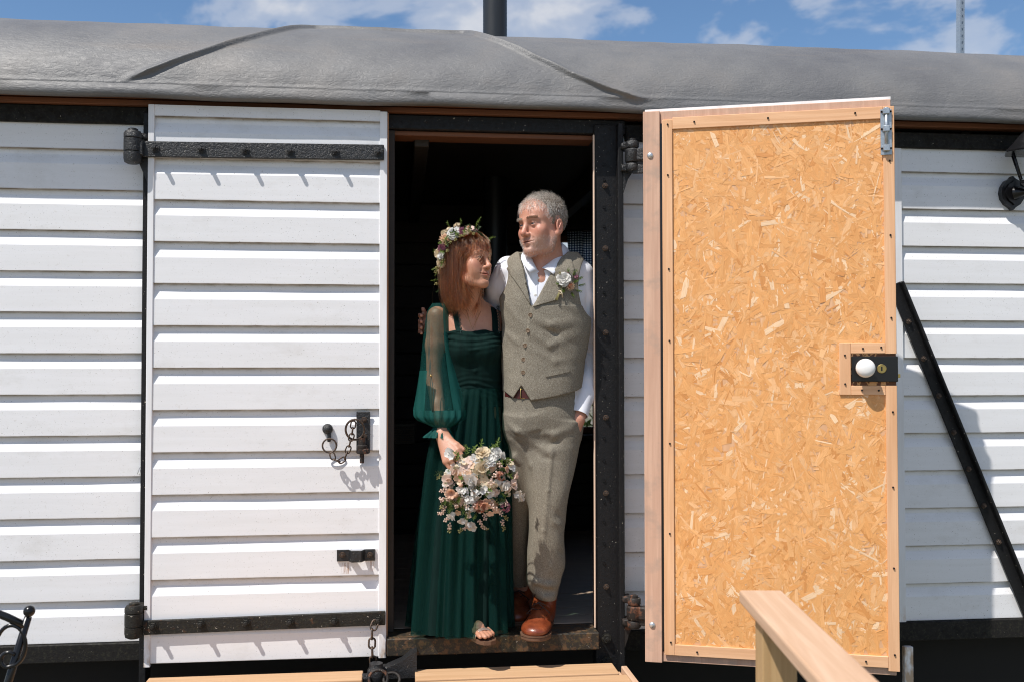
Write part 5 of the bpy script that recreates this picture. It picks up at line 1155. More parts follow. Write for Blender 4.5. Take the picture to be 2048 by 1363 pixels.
hair_obj('eyebrows', np.stack([P_-N_*.0005, P_+(N_*.45+out_*.4)*ll*.6, P_+(N_*.4+out_*1.0+r2.normal(0, .15, P_.shape))*ll], 1), MATS['brow_hair'], MAN, .0004, .0002)

# ================================================================== the woman
t = M('dress_green'); n1 = t.noise(t.map(t.oc, (60, 60, 6)), 1, 4, .6); done(t, t.ramp(n1, [(.3, (.0016, .010, .0088)), (.7, (.0034, .0185, .0155))]), .85, t.noise(t.oc, 500, 2), .15, .002, Specular_IOR_Level=.12)
def chiffon(name, fac, col, tr):
    t = M(name); df = t.n('ShaderNodeBsdfPrincipled', {'Base Color': (*col, 1), 'Roughness': .7, 'Specular IOR Level': .2}); tl = t.n('ShaderNodeBsdfTranslucent', {'Color': (*col, 1)}); ms = t.n('ShaderNodeMixShader', {0: .35})
    t.t.links.new(df.outputs[0], ms.inputs[1]); t.t.links.new(tl.outputs[0], ms.inputs[2]); tp = t.n('ShaderNodeBsdfTransparent', {0: (*tr, 1)}); mx = t.n('ShaderNodeMixShader', {0: t.ramp(t.noise(t.map(t.oc, (700, 700, 60)), 1.0, 2), [(.3, fac-.08), (.7, fac+.08)])})
    t.t.links.new(tp.outputs[0], mx.inputs[1]); t.t.links.new(ms.outputs[0], mx.inputs[2]); o = t.n('ShaderNodeOutputMaterial'); t.t.links.new(mx.outputs[0], o.inputs[0])
chiffon('chiffon', .33, (.014, .11, .097), (.80, .86, .83)); chiffon('chiffon_dense', .80, (.012, .105, .092), (.5, .7, .65)); chiffon('chiffon_skirt', .40, (.0048, .047, .040), (.5, .7, .64))
t = M('lace_trim'); done(t, (.012, .05, .045), .6)
t = M('sandal_gold'); done(t, (.55, .42, .34), .32, Metallic=.7)
t = M('gold'); done(t, (.70, .48, .20), .25, Metallic=1.0)

HW = Head(A3(935, 523, -.05), R(-50), R(7), R(5), .965)
def woman_color(P):
    L = HW.loc(P); base = np.tile(np.array((.50, .255, .165)), (len(P), 1))
    def blend(w_, col):
        nonlocal base
        w_ = np.clip(w_, 0, 1)[:, None]; base = base*(1-w_)+np.array(col)*w_
    for s in (-1, 1):
        blend(.55*gauss(L, (s*.043, .065, -.036), (.022, .03, .02)), (.52, .20, .14)); blend(.45*gauss(L, (s*.031, .088, .006), (.020, .02, .006)), (.34, .17, .12)); blend(.9*gauss(L, (s*.031, .089, -.0022), (.0145, .02, .0026)), (.07, .035, .028))
    blend(.4*gauss(L, (0, .108, -.038), (.014, .02, .014)), (.55, .22, .15))
    blend(.85*np.exp(-((L[:, 2]+.0715)/.0078)**2)*np.exp(-(L[:, 0]/.020)**4)*(L[:, 1] > .082), (.44, .13, .115)); return base
FW = Field((-.02, -.28, .66), (.62, .36, 2.36), .0062, (((float(HW.c.x)-.12, float(HW.c.x)+.125, .0021),), ((-.18, .07, .0021),), ((1.97, 2.32, .0021),)))
carve_head(FW, HW, True)
FW.add(cone(HW.p(0, -.018, -.06), A3(948, 618, .02), .044, .046), .025); FW.add(cone(HW.p(0, .02, -.10), A3(955, 612, -.02), .010, .012), .03)
def rowsW(rows, Yp=.0): return [(A3((a+b)/2, y, Yp)[2], A3((a+b)/2, y, Yp)[0], cy, (A3(b, y, Yp)[0]-A3(a, y, Yp)[0])/2, ry) for y, a, b, cy, ry in rows]
FW.add(loft(rowsW(((606, 922, 980, .03, .040), (620, 896, 996, .035, .055), (636, 880, 1004, .035, .066), (662, 884, 1006, .028, .074), (700, 893, 1004, .020, .080), (775, 906, 998, .022, .068), (830, 890, 1004, .025, .085), (880, 886, 1006, .03, .08)))), .03)
SHW = A3(874, 632, .02); ELB = A3(868, 756, .03); WRI = A3(884, 866, -.085)
FW.add(cone(SHW, A3(869, 690, .025), .040, .036), .025); FW.add(cone(A3(869, 690, .025), ELB, .036, .032), .02); FW.add(cone(ELB, A3(876, 810, -.02), .034, .029), .015); FW.add(cone(A3(876, 810, -.02), WRI, .029, .021), .015)
FW.add(cone(A3(992, 640, .06), A3(1006, 720, .17), .036, .032), .025); FW.add(cone(A3(1006, 720, .17), A3(1045, 760, .20), .032, .024), .02); FW.add(cone(A3(1045, 760, .20), A3(1075, 765, .19), .026, .016), .02)
# hand closed on the stems
KN = [A3(916, 899, -.150), A3(910, 911, -.158), A3(901, 919, -.156), A3(891, 922, -.146)]
for k, q in enumerate(KN): FW.add(cone(WRI+np.array(((k-1.5)*-.006, 0, 0)), q, .0175, .0125), .014)
GR = [A3(932, 922, -.165), A3(926, 934, -.168), A3(915, 941, -.165), A3(903, 941, -.155)]; TP = [A3(930, 930, -.125), A3(922, 940, -.125), A3(911, 944, -.12), A3(901, 942, -.115)]
for q, g_, tp_ in zip(KN, GR, TP): FW.add(cone(q, g_, .0098, .0088), .005); FW.add(cone(g_, tp_, .0088, .0078), .003)
FW.add(cone(A3(890, 878, -.10), A3(914, 888, -.135), .0145, .0110), .010); FW.add(cone(A3(914, 888, -.135), A3(928, 898, -.150), .0105, .0085), .004)
for k, q in enumerate(KN[:3]): FW.ridge([WRI*.6+q*.4+np.array((0, -.018, 0)), q+np.array((0, -.012, .004))], .0014, .0035)
# legs and feet
for s, (hx, fx) in enumerate(((928, 922), (968, 976))):
    FW.add(cone(A3(hx, 870, .03), A3(hx, 1060, .0), .070, .046), .03); FW.add(cone(A3(hx, 1060, .0), A3(fx, 1226, .02 if s == 0 else .06), .046, .032), .03)
def foot(FX, heel, toe, skin=True):
    heel, toe = np.array(heel), np.array(toe); d = toe-heel; s_ = np.array((-d[1], d[0], 0)); s_ /= np.linalg.norm(s_)
    FX.add(cone(heel+(0, 0, .035), heel+d*.62+(0, 0, .026), .028, .028), .02); FX.add(cone(heel+d*.12+(0, 0, .045), heel+d*.6+(0, 0, .022), .022, .020), .02)
    for k in range(5): b = (k-2)*.0145; FX.add(cone(heel+d*.66+s_*b*.9+(0, 0, .02), heel+d*(1.0-.035*abs(k-1.2)**1.3)+s_*b*1.1+(0, 0, .012), .0115, .0085), .004)
FT1 = ((A3(926, 1262, -.02)[0], -.02, .712), (A3(978, 1274, -.235)[0], -.240, .706)); FT2 = ((A3(978, 1245, .10)[0], .10, .712), (A3(990, 1252, -.10)[0], -.10, .708))
foot(FW, *FT1); foot(FW, *FT2)
WOM = field_obj('person', FW, MATS['skin'], None, woman_color); tag(WOM, 'woman with auburn hair in dark green gown with sheer sleeves, holding the bouquet', 'person')
eyeballs(HW, WOM, (.09, .06, .035), (0, 1, .02))
for (h_, t_) in (FT1, FT2):
    h_, t_ = np.array(h_), np.array(t_); d = t_-h_; f = d/np.linalg.norm(d); s_ = np.array((-f[1], f[0], 0)); bm = bmesh.new(); L_ = np.linalg.norm(d); va = []
    out = [(-.03, 0), (0, .026), (.2, .03), (.45, .028), (.7, .040), (.9, .040), (1.02, .026), (1.06, 0), (1.02, -.024), (.9, -.038), (.7, -.040), (.45, -.030), (.2, -.03), (0, -.026)]
    for hh_ in (-.017, -.003): va.append([bm.verts.new(h_+d*a+s_*b+np.array((0, 0, hh_))) for a, b in out])
    for i in range(len(out)): bm.faces.new((va[0][i], va[0][(i+1) % len(out)], va[1][(i+1) % len(out)], va[1][i]))
    bm.faces.new(va[0][::-1]); bm.faces.new(va[1]); sd_ = from_bm('sandal', bm, MATS['leather_sole'], WOM)
    for a in (.58, .62, .66, .78, .82): tube_obj('strap', [h_+d*a+s_*.040*math.cos(q)+np.array((0, 0, -.003+.042*math.sin(q)*(1.25-a*.6))) for q in np.linspace(0, PI, 12)], .0042, MATS['sandal_gold'], sd_, 6)

# bodice ------------------------------------------------------------
FB = Field((.10, -.14, 1.50), (.52, .16, 2.02), .0034)
FB.add(loft(rowsW(((655, 880, 1007, .027, .083), (680, 889, 1007, .020, .092), (705, 893, 1006, .017, .095), (740, 899, 1004, .018, .087), (780, 901, 1002, .020, .080), (812, 890, 1006, .022, .090))), 2.3))
for x in (930, 972): FB.add(ell(A3(x, 698, -.045), (.052, .048, .055)), .03)
zt = A3(950, 661, -.06)[2]; FB.cut(((lambda X, Y, Z: (zt+.004*np.sin(X*60)-Z)+0*Y), (.0, -.2, 1.5), (.6, .2, 2.1)), .002)
nb = noise3(31, 16); FB.warp(lambda X, Y, Z: .0024*np.sin(Z*330+5*nb(X, Y, Z))*np.exp(-((Z-zt+.03)/.035)**2)+.0016*np.sin(Z*260+6*nb(X, Y, Z)+X*8)*np.exp(-((Z-A3(950, 775, -.06)[2])/.045)**2), (.0, -.2, 1.5), (.6, .2, 2.1))
for pts in ([(918, 668), (950, 664), (990, 672)], [(915, 690), (940, 700), (985, 692)], [(912, 735), (950, 741), (1000, 733)], [(910, 760), (950, 766), (1000, 758)]): FB.ridge(onto(FB.front(), pts, -.07), .0035, .006)
bodice = field_obj('bodice', FB, MATS['dress_green'], WOM); fyb = FB.front(); fyw = FW.front()
def fys(x, z):
    a = fyw(x, z); b = fyb(x, z); return min(v for v in (a, b, .06) if v is not None)
for (A, B) in (([(900, 600), (905, 625), (911, 664)], [(911, 599), (916, 625), (921, 664)]), ([(982, 612), (984, 635), (984, 664)], [(994, 615), (996, 635), (996, 664)])):
    ruled('shoulder_strap', XZ(*A, Y=-.02), XZ(*B, Y=-.02), MATS['dress_green'], bodice, fys, lambda u, v: .003, 4, 16, .003)
    for k in range(9):
        x = B[0][0]+(B[2][0]-B[0][0])*k/8; y = B[0][1]+(B[2][1]-B[0][1])*k/8; q = onto(fys, [(x+1.5, y)], -.03)[0]; tube_obj('lace_edge', [q+np.array((.004*math.cos(a), -.003, .006*math.sin(a))) for a in np.linspace(0, 2*PI, 9)[:-1]], .0013, MATS['lace_trim'], bodice, 5, True)
# fine gold chain at the neck
q = onto(fyw, [(932, 618), (938, 640), (945, 658), (953, 640), (962, 622)], -.03); tube_obj('necklace', [p+np.array((0, -.0015, 0)) for p in q], .0008, MATS['gold'], WOM, 5)

# cloth tubes around a wandering axis --------------------------------
def drape(name, rows, mat, parent, nfold, amp, seed, nth=180, nrow=70, a0=0., a1=2*PI, grow=0., sharp=1.0):
    """rows: (z, cx, cy, rx, ry, fold strength)"""
    r2 = np.random.default_rng(seed); A = np.array(sorted(rows, key=lambda q: -q[0]), dtype=float); tt = np.r_[0, np.cumsum(np.hypot(np.diff(A[:, 0]), np.diff(A[:, 3])))]; tq = np.linspace(0, tt[-1], nrow)
    C = np.stack([np.interp(tq, tt, A[:, k]) for k in range(6)], 1)
    for _ in range(4): C[1:-1] = (C[:-2]+2*C[1:-1]+C[2:])/4
    th = np.linspace(a0, a1, nth+1); full = a1-a0 > 6.28
    if full: th = th[:-1]
    fr = [(n_, r2.uniform(0, 6.28), r2.uniform(.5, 1), r2.uniform(-1.2, 1.2)) for n_ in nfold]; V = []; F = []; nt_ = len(th)
    for i, (z, cx, cy, rx, ry, fs) in enumerate(C):
        w_ = sum(a*np.sin(n_*th+p+dr*i/nrow*3) for n_, p, a, dr in fr)/len(fr)**.5; w_ = np.sign(w_)*np.abs(w_)**sharp
        k = 1+amp*fs*w_; V += np.stack([cx+(rx+grow)*k*np.cos(th), cy+(ry+grow)*k*np.sin(th), z+0*th], 1).tolist()
    for i in range(len(C)-1):
        for j in range(nt_ if full else nt_-1): F.append((i*nt_+j, i*nt_+(j+1) % nt_, (i+1)*nt_+(j+1) % nt_, (i+1)*nt_+j))
    return mesh(name, V, F, mat, parent, True)
def drows(rows, Yp): return [(A3(cx, y, Yp)[2], A3(cx, y, Yp)[0], cy, rx, ry, fs) for y, cx, cy, rx, ry, fs in rows]
SK = drows(((776, 952, .020, .100, .080, .15), (800, 950, .022, .107, .090, .5), (850, 944, .022, .128, .105, .8), (930, 938, .020, .148, .120, 1), (1050, 931, .008, .166, .138, 1), (1160, 926, -.004, .178, .150, 1), (1258, 922, -.018, .187, .168, 1.1)), -.08)
skirt = drape('skirt', SK, MATS['dress_green'], WOM, (6, 9, 14, 22), .10, 3, 300, 60)
drape('skirt_overlay', SK, MATS['chiffon_skirt'], skirt, (7, 11, 17, 27), .13, 8, 480, 60, grow=.016, sharp=.75)
# sleeve: sheer balloon with slit, double side panels, gathered wrist, frill
SLV = drows(((606, 880, .018, .030, .040, .2), (622, 876, .018, .044, .052, .4), (680, 875, .012, .058, .058, .5), (740, 878, .002, .076, .066, .6), (790, 881, -.014, .096, .076, .8), (818, 883, -.026, .108, .084, 1.0), (832, 884, -.034, .108, .084, 1.1), (840, 884, -.042, .090, .072, 1.2), (846, 884, -.052, .060, .052, 1.0), (852, 883, -.060, .034, .034, .6)), -.02)
sleeve = drape('sleeve', SLV, MATS['chiffon'], WOM, (5, 8, 13, 19), .075, 12, 240, 80)
drape('sleeve_panel', SLV, MATS['chiffon_dense'], sleeve, (6, 11), .04, 15, 60, 80, -1.15, .9, .004)
drape('sleeve_panel', [r_ for r_ in SLV if r_[0] < A3(876, 700, -.02)[2]], MATS['chiffon_dense'], sleeve, (6, 11), .04, 16, 50, 60, 2.55, 4.05, .003)
drape('sleeve_hem', [r_ for r_ in SLV if r_[0] < A3(880, 812, -.02)[2]], MATS['chiffon_dense'], sleeve, (9, 15, 23), .06, 17, 200, 30, 0, 2*PI, .003)
drape('cuff_frill', drows(((850, 883, -.060, .031, .030, .3), (857, 882, -.066, .034, .032, .8), (866, 879, -.072, .046, .038, 1.6), (873, 878, -.075, .054, .042, 2.2)), -.06), MATS['chiffon_dense'], sleeve, (9, 13, 19), .10, 18, 160, 14)

for dx in (-1.2, 1.2): tube_obj('slit_edge', [A3(857+dx, 640, -.045), A3(857+dx, 690, -.055), A3(861+dx, 748, -.072), A3(864+dx*2.2, 780, -.090), A3(866+dx, 822, -.112)], .0011, MATS['lace_trim'], sleeve, 5)
bm = bmesh.new(); bmesh.ops.create_uvsphere(bm, u_segments=10, v_segments=8, radius=.005, matrix=Matrix.Translation(A3(862, 750, -.078))); from_bm('sleeve_button', bm, MATS['gold'], sleeve, True)
# hair: strands combed from a parting, falling to the shoulder, tips curling in ----
def woman_root(L):
    x, y, z = np.abs(L[:, 0]), L[:, 1], L[:, 2]; return ((z > .072) | ((y < .050) & (z > .04)) | ((y < .012) & (z > -.03)) | ((y < -.04) & (z > -.055))) & (z > -.055)
rs = np.random.default_rng(17); L0 = skull(9500, rs, woman_root); n0 = ell_out(L0, SK_C, SK_R); NS = 26
sidev = np.where(L0[:, 0]+.040+rs.normal(0, .006, len(L0)) > 0, 1., -1.); fringe = (L0[:, 1] > .045) & (L0[:, 2] > .062) & (rs.random(len(L0)) < .11); cheek = rs.random(len(L0)) < .16
d = np.stack([sidev*.6, np.where(fringe, .30, -.12), -.55+0*sidev], 1)+rs.normal(0, .10, L0.shape); d -= n0*(d*n0).sum(1)[:, None]; d /= np.linalg.norm(d, axis=1)[:, None]
layer = rs.uniform(.001, .0125, len(L0))**1.0; zend = np.where(fringe, -.010+rs.normal(0, .030, len(L0)), -.142+rs.normal(0, .017, len(L0))-.012*(L0[:, 1] < 0)); plen = (L0[:, 2]-zend)*1.04+.045*np.clip(L0[:, 2]/.12, 0, 1)
clump = rs.integers(0, 170, len(L0)); coff = rs.normal(0, .012, (170, 3)); wisp = (rs.random(len(L0)) < .012)[:, None]*rs.normal(0, .02, L0.shape); layer = layer+.010*(rs.random(len(L0)) < .06); p = L0+n0*.001; PS = [p.copy()]; Wd = HW.R.T@np.array((0, 0, -1.))
nck = HW.loc(np.array([A3(948, 618, .02)]))[0]
ylim = np.where(L0[:, 0] > 0, .014, .002)+rs.normal(0, .010, len(L0))+np.where(cheek, .014, 0)
for k in range(1, NS):
    u = k/(NS-1); curl = np.clip((u-.70)/.30, 0, 1)*(~fringe); inw = np.stack([-np.sign(p[:, 0])*.9, np.where(p[:, 1] > -.03, .55, .5), 0*p[:, 0]], 1)
    tgt = Wd[None, :]+(curl*(1.0+.9*((clump*7 % 11)/11)))[:, None]*inw+.16*np.sin(clump*1.7+k*.35)[:, None]*np.array((.6, .8, 0))
    d = .66*d+.34*tgt; d /= np.linalg.norm(d, axis=1)[:, None]; p = p+d*(plen/(NS-1))[:, None]+coff[clump]*.028+wisp*.05; p[:, :2] = np.where((p[:, 2] < .0)[:, None], (p[:, :2]-np.array((0, -.02)))*.990+np.array((0, -.02)), p[:, :2])
    low = np.clip((.035-p[:, 2])/.05, 0, 1)*(~fringe); over = np.clip(p[:, 1]-ylim, 0, 1); p[:, 1] -= over*low*.6
    for c_, r_, g_ in ((SK_C, SK_R, 1.0), (np.array((0, .022, -.035)), np.array((.062, .070, .078)), .6), (np.array((0, -.02, -.13)), np.array((.052, .056, .09)), .7)):
        q = (p-c_)/(r_+(layer*g_)[:, None]); m = np.linalg.norm(q, axis=1); ins = m < 1; p[ins] = c_+((p-c_)/m[:, None])[ins]
    PS.append(p.copy())
S_ = np.stack(PS, 1); S_[:, 2:-2] = (S_[:, 1:-3]+2*S_[:, 2:-2]+S_[:, 3:-1])/4
hw = hair_obj('hair', to_world(HW, S_.reshape(-1, 3)).reshape(S_.shape), MATS['hair_auburn'], WOM, .00052, .00028)
FH = Field(np.array(HW.c)-.16, np.array(HW.c)+.16, .0032); FH.add(HW.ell(SK_C, SK_R+.0008)); FH.add(HW.ell((0, -.035, -.045), (.066, .058, .075)), .03)
FH.cut(((lambda X, Y, Z: (lambda L: np.where(((L[:, 1] > .050-.6*np.clip(.072-L[:, 2], 0, .05)) & (L[:, 2] < .074)) | ((L[:, 1] > .022) & (L[:, 2] < .04)), -.004, .004).reshape(np.broadcast_shapes(X.shape, Y.shape, Z.shape)).astype(np.float32))(HW.loc(np.stack(np.broadcast_arrays(X, Y, Z), -1).reshape(-1, 3)))), np.array(HW.c)-.16, np.array(HW.c)+.16), .0)
field_obj('hair_base', FH, MATS['scalp_auburn'], hw)
def wbrow(L): x, y, z = np.abs(L[:, 0]), L[:, 1], L[:, 2]; return (y > .06) & (x > .012) & (x < .048) & (np.abs(z-(.0190-.12*np.clip(x-.034, 0, 1)+.07*np.clip(x-.012, 0, .02))) < .0028)
P_, N_, r2 = on_skin(WOM, HW, wbrow, 380, 4); Lx = HW.loc(P_)[:, 0]; out_ = (np.sign(Lx)[:, None]*HW.R[:, 0][None, :])+np.array((0, 0, .15)); ll = r2.uniform(.003, .006, len(P_))[:, None]
hair_obj('eyebrows', np.stack([P_-N_*.0005, P_+(N_*.3+out_*.4)*ll*.6, P_+(N_*.3+out_)*ll], 1), MATS['brow_hair'], WOM, .0003, .0002)

# ================================================================== flowers
def petal_mat(name, a, b, trans=.38):
    t = M(name); v, ri = rnd_coords(t); c = t.ramp(t.noise(v, 55, 3, .5), [(.35, a), (.65, b)]); c = t.mix(t.math('MULTIPLY', ri, .3), c, a)
    pr_ = t.n('ShaderNodeBsdfPrincipled', {'Base Color': c, 'Roughness': .6}); tl_ = t.n('ShaderNodeBsdfTranslucent', {'Color': c}); mx = t.n('ShaderNodeMixShader', {0: trans}); t.t.links.new(pr_.outputs[0], mx.inputs[1]); t.t.links.new(tl_.outputs[0], mx.inputs[2]); o = t.n('ShaderNodeOutputMaterial'); t.t.links.new(mx.outputs[0], o.inputs[0])
petal_mat('petal_white', (.72, .70, .66), (.80, .79, .77)); petal_mat('petal_cream', (.76, .62, .42), (.80, .72, .56)); petal_mat('petal_peach', (.80, .50, .32), (.82, .66, .48)); petal_mat('petal_blush', (.78, .56, .46), (.82, .72, .64)); petal_mat('petal_coral', (.76, .42, .28), (.80, .60, .45))
petal_mat('petal_mauve', (.28, .09, .15), (.42, .18, .24)); petal_mat('petal_rust', (.34, .12, .07), (.45, .20, .13)); petal_mat('leaf_fresh', (.10, .17, .025), (.20, .27, .06)); petal_mat('leaf_dark', (.025, .055, .018), (.06, .10, .03)); petal_mat('bud_green', (.30, .30, .10), (.48, .40, .20))
def petal(bm, mtx, L, Wd_, cup, curl, n=4, tip=.6):
    rows = []
    for i in range(n+1):
        v = i/n; w_ = Wd_*math.sin(PI*min(1, (.12+.88*v)**tip*.86))+Wd_*.08; r_ = []
        for j in (-1, -.5, 0, .5, 1): r_.append(bm.verts.new(mtx @ Vector((w_*j, L*v, cup*(j*j)*w_+curl*v*v*L+.06*L*math.sin(5*j+v*4)*v*1.0))))
        rows.append(r_)
    for A, B in zip(rows, rows[1:]):
        for j in range(4): bm.faces.new((A[j], A[j+1], B[j+1], B[j]))
def RZm(a): return Matrix.Rotation(a, 4, 'Z')
def RXm(a): return Matrix.Rotation(a, 4, 'X')
def proto(name, mat, fn):
    bm = bmesh.new(); fn(bm); me = bpy.data.meshes.new(name); bm.to_mesh(me); bm.free(); me.materials.append(mat); me.polygons.foreach_set('use_smooth', [True]*len(me.polygons)); return me
def f_rose(bm, rs=random.Random(2)):
    for lay, (n, tilt, L, w_) in enumerate(((3, 1.42, .62, .28), (4, 1.25, .72, .36), (5, .95, .85, .45), (6, .55, .98, .52), (6, .2, 1.0, .52))):
        for k in range(n): petal(bm, RZm(2*PI*(k+.37*lay)/n+rs.uniform(-.1, .1)) @ Matrix.Translation((0, .06*lay, .02)) @ RXm(tilt+rs.uniform(-.12, .12)), L*.8, w_, .45, -.35)
def f_pea(bm):
    for s in (-1, 1):
        petal(bm, RZm(s*.55) @ RXm(.75), 1.05, .62, .25, -.25, 5, .5); petal(bm, RZm(s*1.9) @ RXm(1.0), .75, .42, .5, .3)
    petal(bm, RZm(PI) @ RXm(1.2), .5, .25, 1.0, .4)
def f_blossom(bm, rs=random.Random(4)):
    for k in range(5): petal(bm, RZm(2*PI*k/5) @ RXm(.35+rs.uniform(-.15, .15)), .95, .46, .2, -.2)
    lathe(bm, [(.14, .02), (.16, .1), (.08, .18)], 6)
def f_daisy(bm, rs=random.Random(5)):
    for lay in range(3):
        for k in range(13): petal(bm, RZm(2*PI*(k+.5*lay)/13) @ RXm(.15+.38*lay), 1.0-.2*lay, .14, .6, -.1, 3)
    lathe(bm, [(.2, .1), (.22, .25), (.1, .34)], 8)
def f_bell(bm):
    for k in range(6): petal(bm, RZm(2*PI*k/6) @ RXm(1.2), 1.15, .40, .35, -.32, 5)
def f_bud(bm): lathe(bm, [(.05, -.5), (.28, -.3), (.42, 0), (.34, .35), (.14, .62), (.02, .7)], 8)
def f_spray(bm, rs=random.Random(6), nb=9):
    tube(bm, [(0, 0, 0), (.1, .1, 1.1), (0, .3, 2.2)], .05, 4)
    for k in range(nb):
        z = .5+1.8*k/nb; a = k*2.4; q = Vector((.38*math.cos(a)*(1-.3*k/nb), .25*k/nb+.38*math.sin(a), z)); lathe(bm, [(.04, -.2), (.2, -.05), (.22, .1), (.08, .26)], 6, facing(q, (math.cos(a), math.sin(a), .8)))
def f_cluster(bm, rs=random.Random(8)):
    for k in range(14):
        v = Vector((rs.gauss(0, 1), rs.gauss(0, 1), abs(rs.gauss(0, 1)))).normalized()*rs.uniform(.5, .8); m_ = facing(v, v)
        for j in range(4): petal(bm, m_ @ RZm(PI*j/2) @ RXm(.4), .34, .17, .2, -.2, 2)
def f_leaves(bm, rs=random.Random(9)):
    tube(bm, [(0, 0, 0), (.05, .15, .9), (0, .4, 1.9)], .035, 4)
    for k in range(9):
        z = .25+1.65*k/9; petal(bm, Matrix.Translation((0, .1*z*z, z)) @ RZm(k*2.3) @ RXm(.7), .62, .16, .3, -.15, 3, .8)
    petal(bm, Matrix.Translation((0, .38, 1.85)) @ RXm(1.2), .6, .15, .3, -.1, 3, .8)
def f_needles(bm, rs=random.Random(10)):
    tube(bm, [(0, 0, 0), (0, .1, 1.0), (0, .3, 1.9)], .03, 4)
    for k in range(26): petal(bm, Matrix.Translation((0, .07*(k/13)**2, .1+1.75*k/26)) @ RZm(k*2.4) @ RXm(.8), .62, .035, .3, .1, 2, .7)
def f_leaf(bm): petal(bm, RXm(.3), 1.5, .42, .3, -.3, 6, .8)
PR = {'rose_white': proto('rose', MATS['petal_white'], f_rose), 'rose_cream': proto('rose', MATS['petal_cream'], f_rose), 'rose_peach': proto('rose', MATS['petal_peach'], f_rose), 'pea': proto('sweet_pea', MATS['petal_white'], f_pea), 'pea_blush': proto('sweet_pea', MATS['petal_blush'], f_pea),
      'blossom': proto('blossom', MATS['petal_blush'], f_blossom), 'blossom_peach': proto('blossom', MATS['petal_peach'], f_blossom), 'blossom_white': proto('blossom', MATS['petal_white'], f_blossom), 'blossom_cream': proto('blossom', MATS['petal_cream'], f_blossom), 'daisy': proto('daisy', MATS['petal_peach'], f_daisy), 'daisy_mauve': proto('scabious', MATS['petal_mauve'], f_daisy), 'bell': proto('bellflower', MATS['petal_white'], f_bell), 'coral': proto('alstroemeria', MATS['petal_coral'], f_bell),
      'bud': proto('bud', MATS['petal_blush'], f_bud), 'bud_coral': proto('bud', MATS['petal_coral'], f_bud), 'spray': proto('bud_spray', MATS['petal_blush'], f_spray), 'spray_g': proto('bud_spray', MATS['bud_green'], f_spray), 'cluster': proto('flower_cluster', MATS['petal_white'], f_cluster), 'cluster_c': proto('flower_cluster', MATS['petal_cream'], f_cluster), 'cluster_m': proto('flower_cluster', MATS['petal_mauve'], f_cluster), 'cluster_r': proto('flower_cluster', MATS['petal_rust'], f_cluster),
      'leaves': proto('leaf_sprig', MATS['leaf_fresh'], f_leaves), 'leaves_d': proto('leaf_sprig', MATS['leaf_dark'], f_leaves), 'needles': proto('fine_leaf_sprig', MATS['leaf_fresh'], f_needles), 'leaf': proto('leaf', MATS['leaf_dark'], f_leaf)}
def put(kind, p, n, size, parent, roll=None, rs=random):
    mt = facing(Vector(p), Vector(n)) @ RZm(rs.uniform(0, 6.28) if roll is None else roll) @ Matrix.Scale(size, 4); return inst(PR[kind].name.split('.')[0], PR[kind], mt, parent)

# bouquet ------------------------------------------------------------
BC = Vector(A3(955, 968, -.215)); BQ = empty('bouquet', A3(908, 925, -.16)); tag(BQ, 'loose bouquet of white, peach and blush garden flowers held by the woman', 'bouquet')
rs = random.Random(12)
def bq(px, py):
    """point and outward direction on the domed front of the bouquet for a photo position"""
    u, v = (px-955)/86, (py-972)/88; r_ = min(1., math.hypot(u, v)); Yb = -.235-.085*math.sqrt(max(0, 1-r_*r_)); p = Vector(A3(px, py, Yb)); n = Vector((u*.9, -max(.35, math.sqrt(max(0, 1-r_*r_*.8))), -v*.9-.15)); return p, n.normalized()
HAND = Vector(A3(912, 924, -.142))
def fill(px, py, kind, size, jit=.25, sink=0):
    p, n = bq(px, py); n = (n+Vector((rs.gauss(0, jit), rs.gauss(0, jit), rs.gauss(0, jit)))).normalized(); return put(kind, p-n*sink, n, size, BQ, None, rs)
spec = [(944, 962, 'pea', .034), (951, 957, 'pea', .026), (1030, 986, 'pea', .026), (1039, 994, 'pea', .027), (1022, 967, 'pea_blush', .028), (1008, 975, 'pea', .026), (1028, 952, 'pea_blush', .022), (941, 1043, 'pea', .030), (928, 1036, 'pea', .026), (948, 1052, 'pea', .024), (908, 1024, 'bell', .026), (976, 920, 'rose_white', .032), (968, 934, 'rose_cream', .034), (958, 943, 'rose_cream', .026), (966, 905, 'rose_cream', .030), (980, 932, 'daisy', .024), (911, 942, 'pea_blush', .028), (900, 957, 'pea_blush', .030), (917, 952, 'blossom_peach', .022), (904, 982, 'coral', .028), (912, 988, 'bud_coral', .024), (922, 968, 'bud_coral', .022), (932, 932, 'blossom', .022), (938, 920, 'blossom', .020), (928, 924, 'blossom_cream', .020), (942, 930, 'blossom_peach', .018), (926, 940, 'blossom', .018), (948, 915, 'blossom_white', .018), (1000, 950, 'cluster_r', .024), (1006, 938, 'coral', .020), (958, 1012, 'cluster_r', .030), (966, 1004, 'coral', .026), (972, 1000, 'blossom', .020), (1010, 1012, 'cluster_m', .026), (903, 906, 'pea', .026), (908, 914, 'bell', .020), (996, 908, 'pea', .026), (1002, 914, 'pea', .024), (986, 902, 'blossom_white', .020), (1022, 932, 'blossom_white', .024), (1018, 925, 'blossom_cream', .020), (947, 996, 'blossom_white', .022), (938, 1000, 'cluster', .028), (952, 986, 'cluster', .026), (940, 1015, 'cluster', .026), (962, 976, 'pea', .024), (976, 982, 'pea', .024), (970, 962, 'blossom_cream', .022), (985, 968, 'cluster_c', .026), (990, 985, 'blossom', .018), (930, 985, 'cluster', .024), (920, 978, 'blossom_white', .018), (892, 966, 'blossom_white', .018), (896, 945, 'blossom_white', .018), (983, 957, 'bud', .016), (978, 948, 'bud', .014), (955, 928, 'blossom_white', .018), (988, 918, 'cluster', .024), (960, 955, 'blossom_peach', .022), (936, 948, 'blossom_peach', .022), (996, 962, 'blossom_white', .020)]
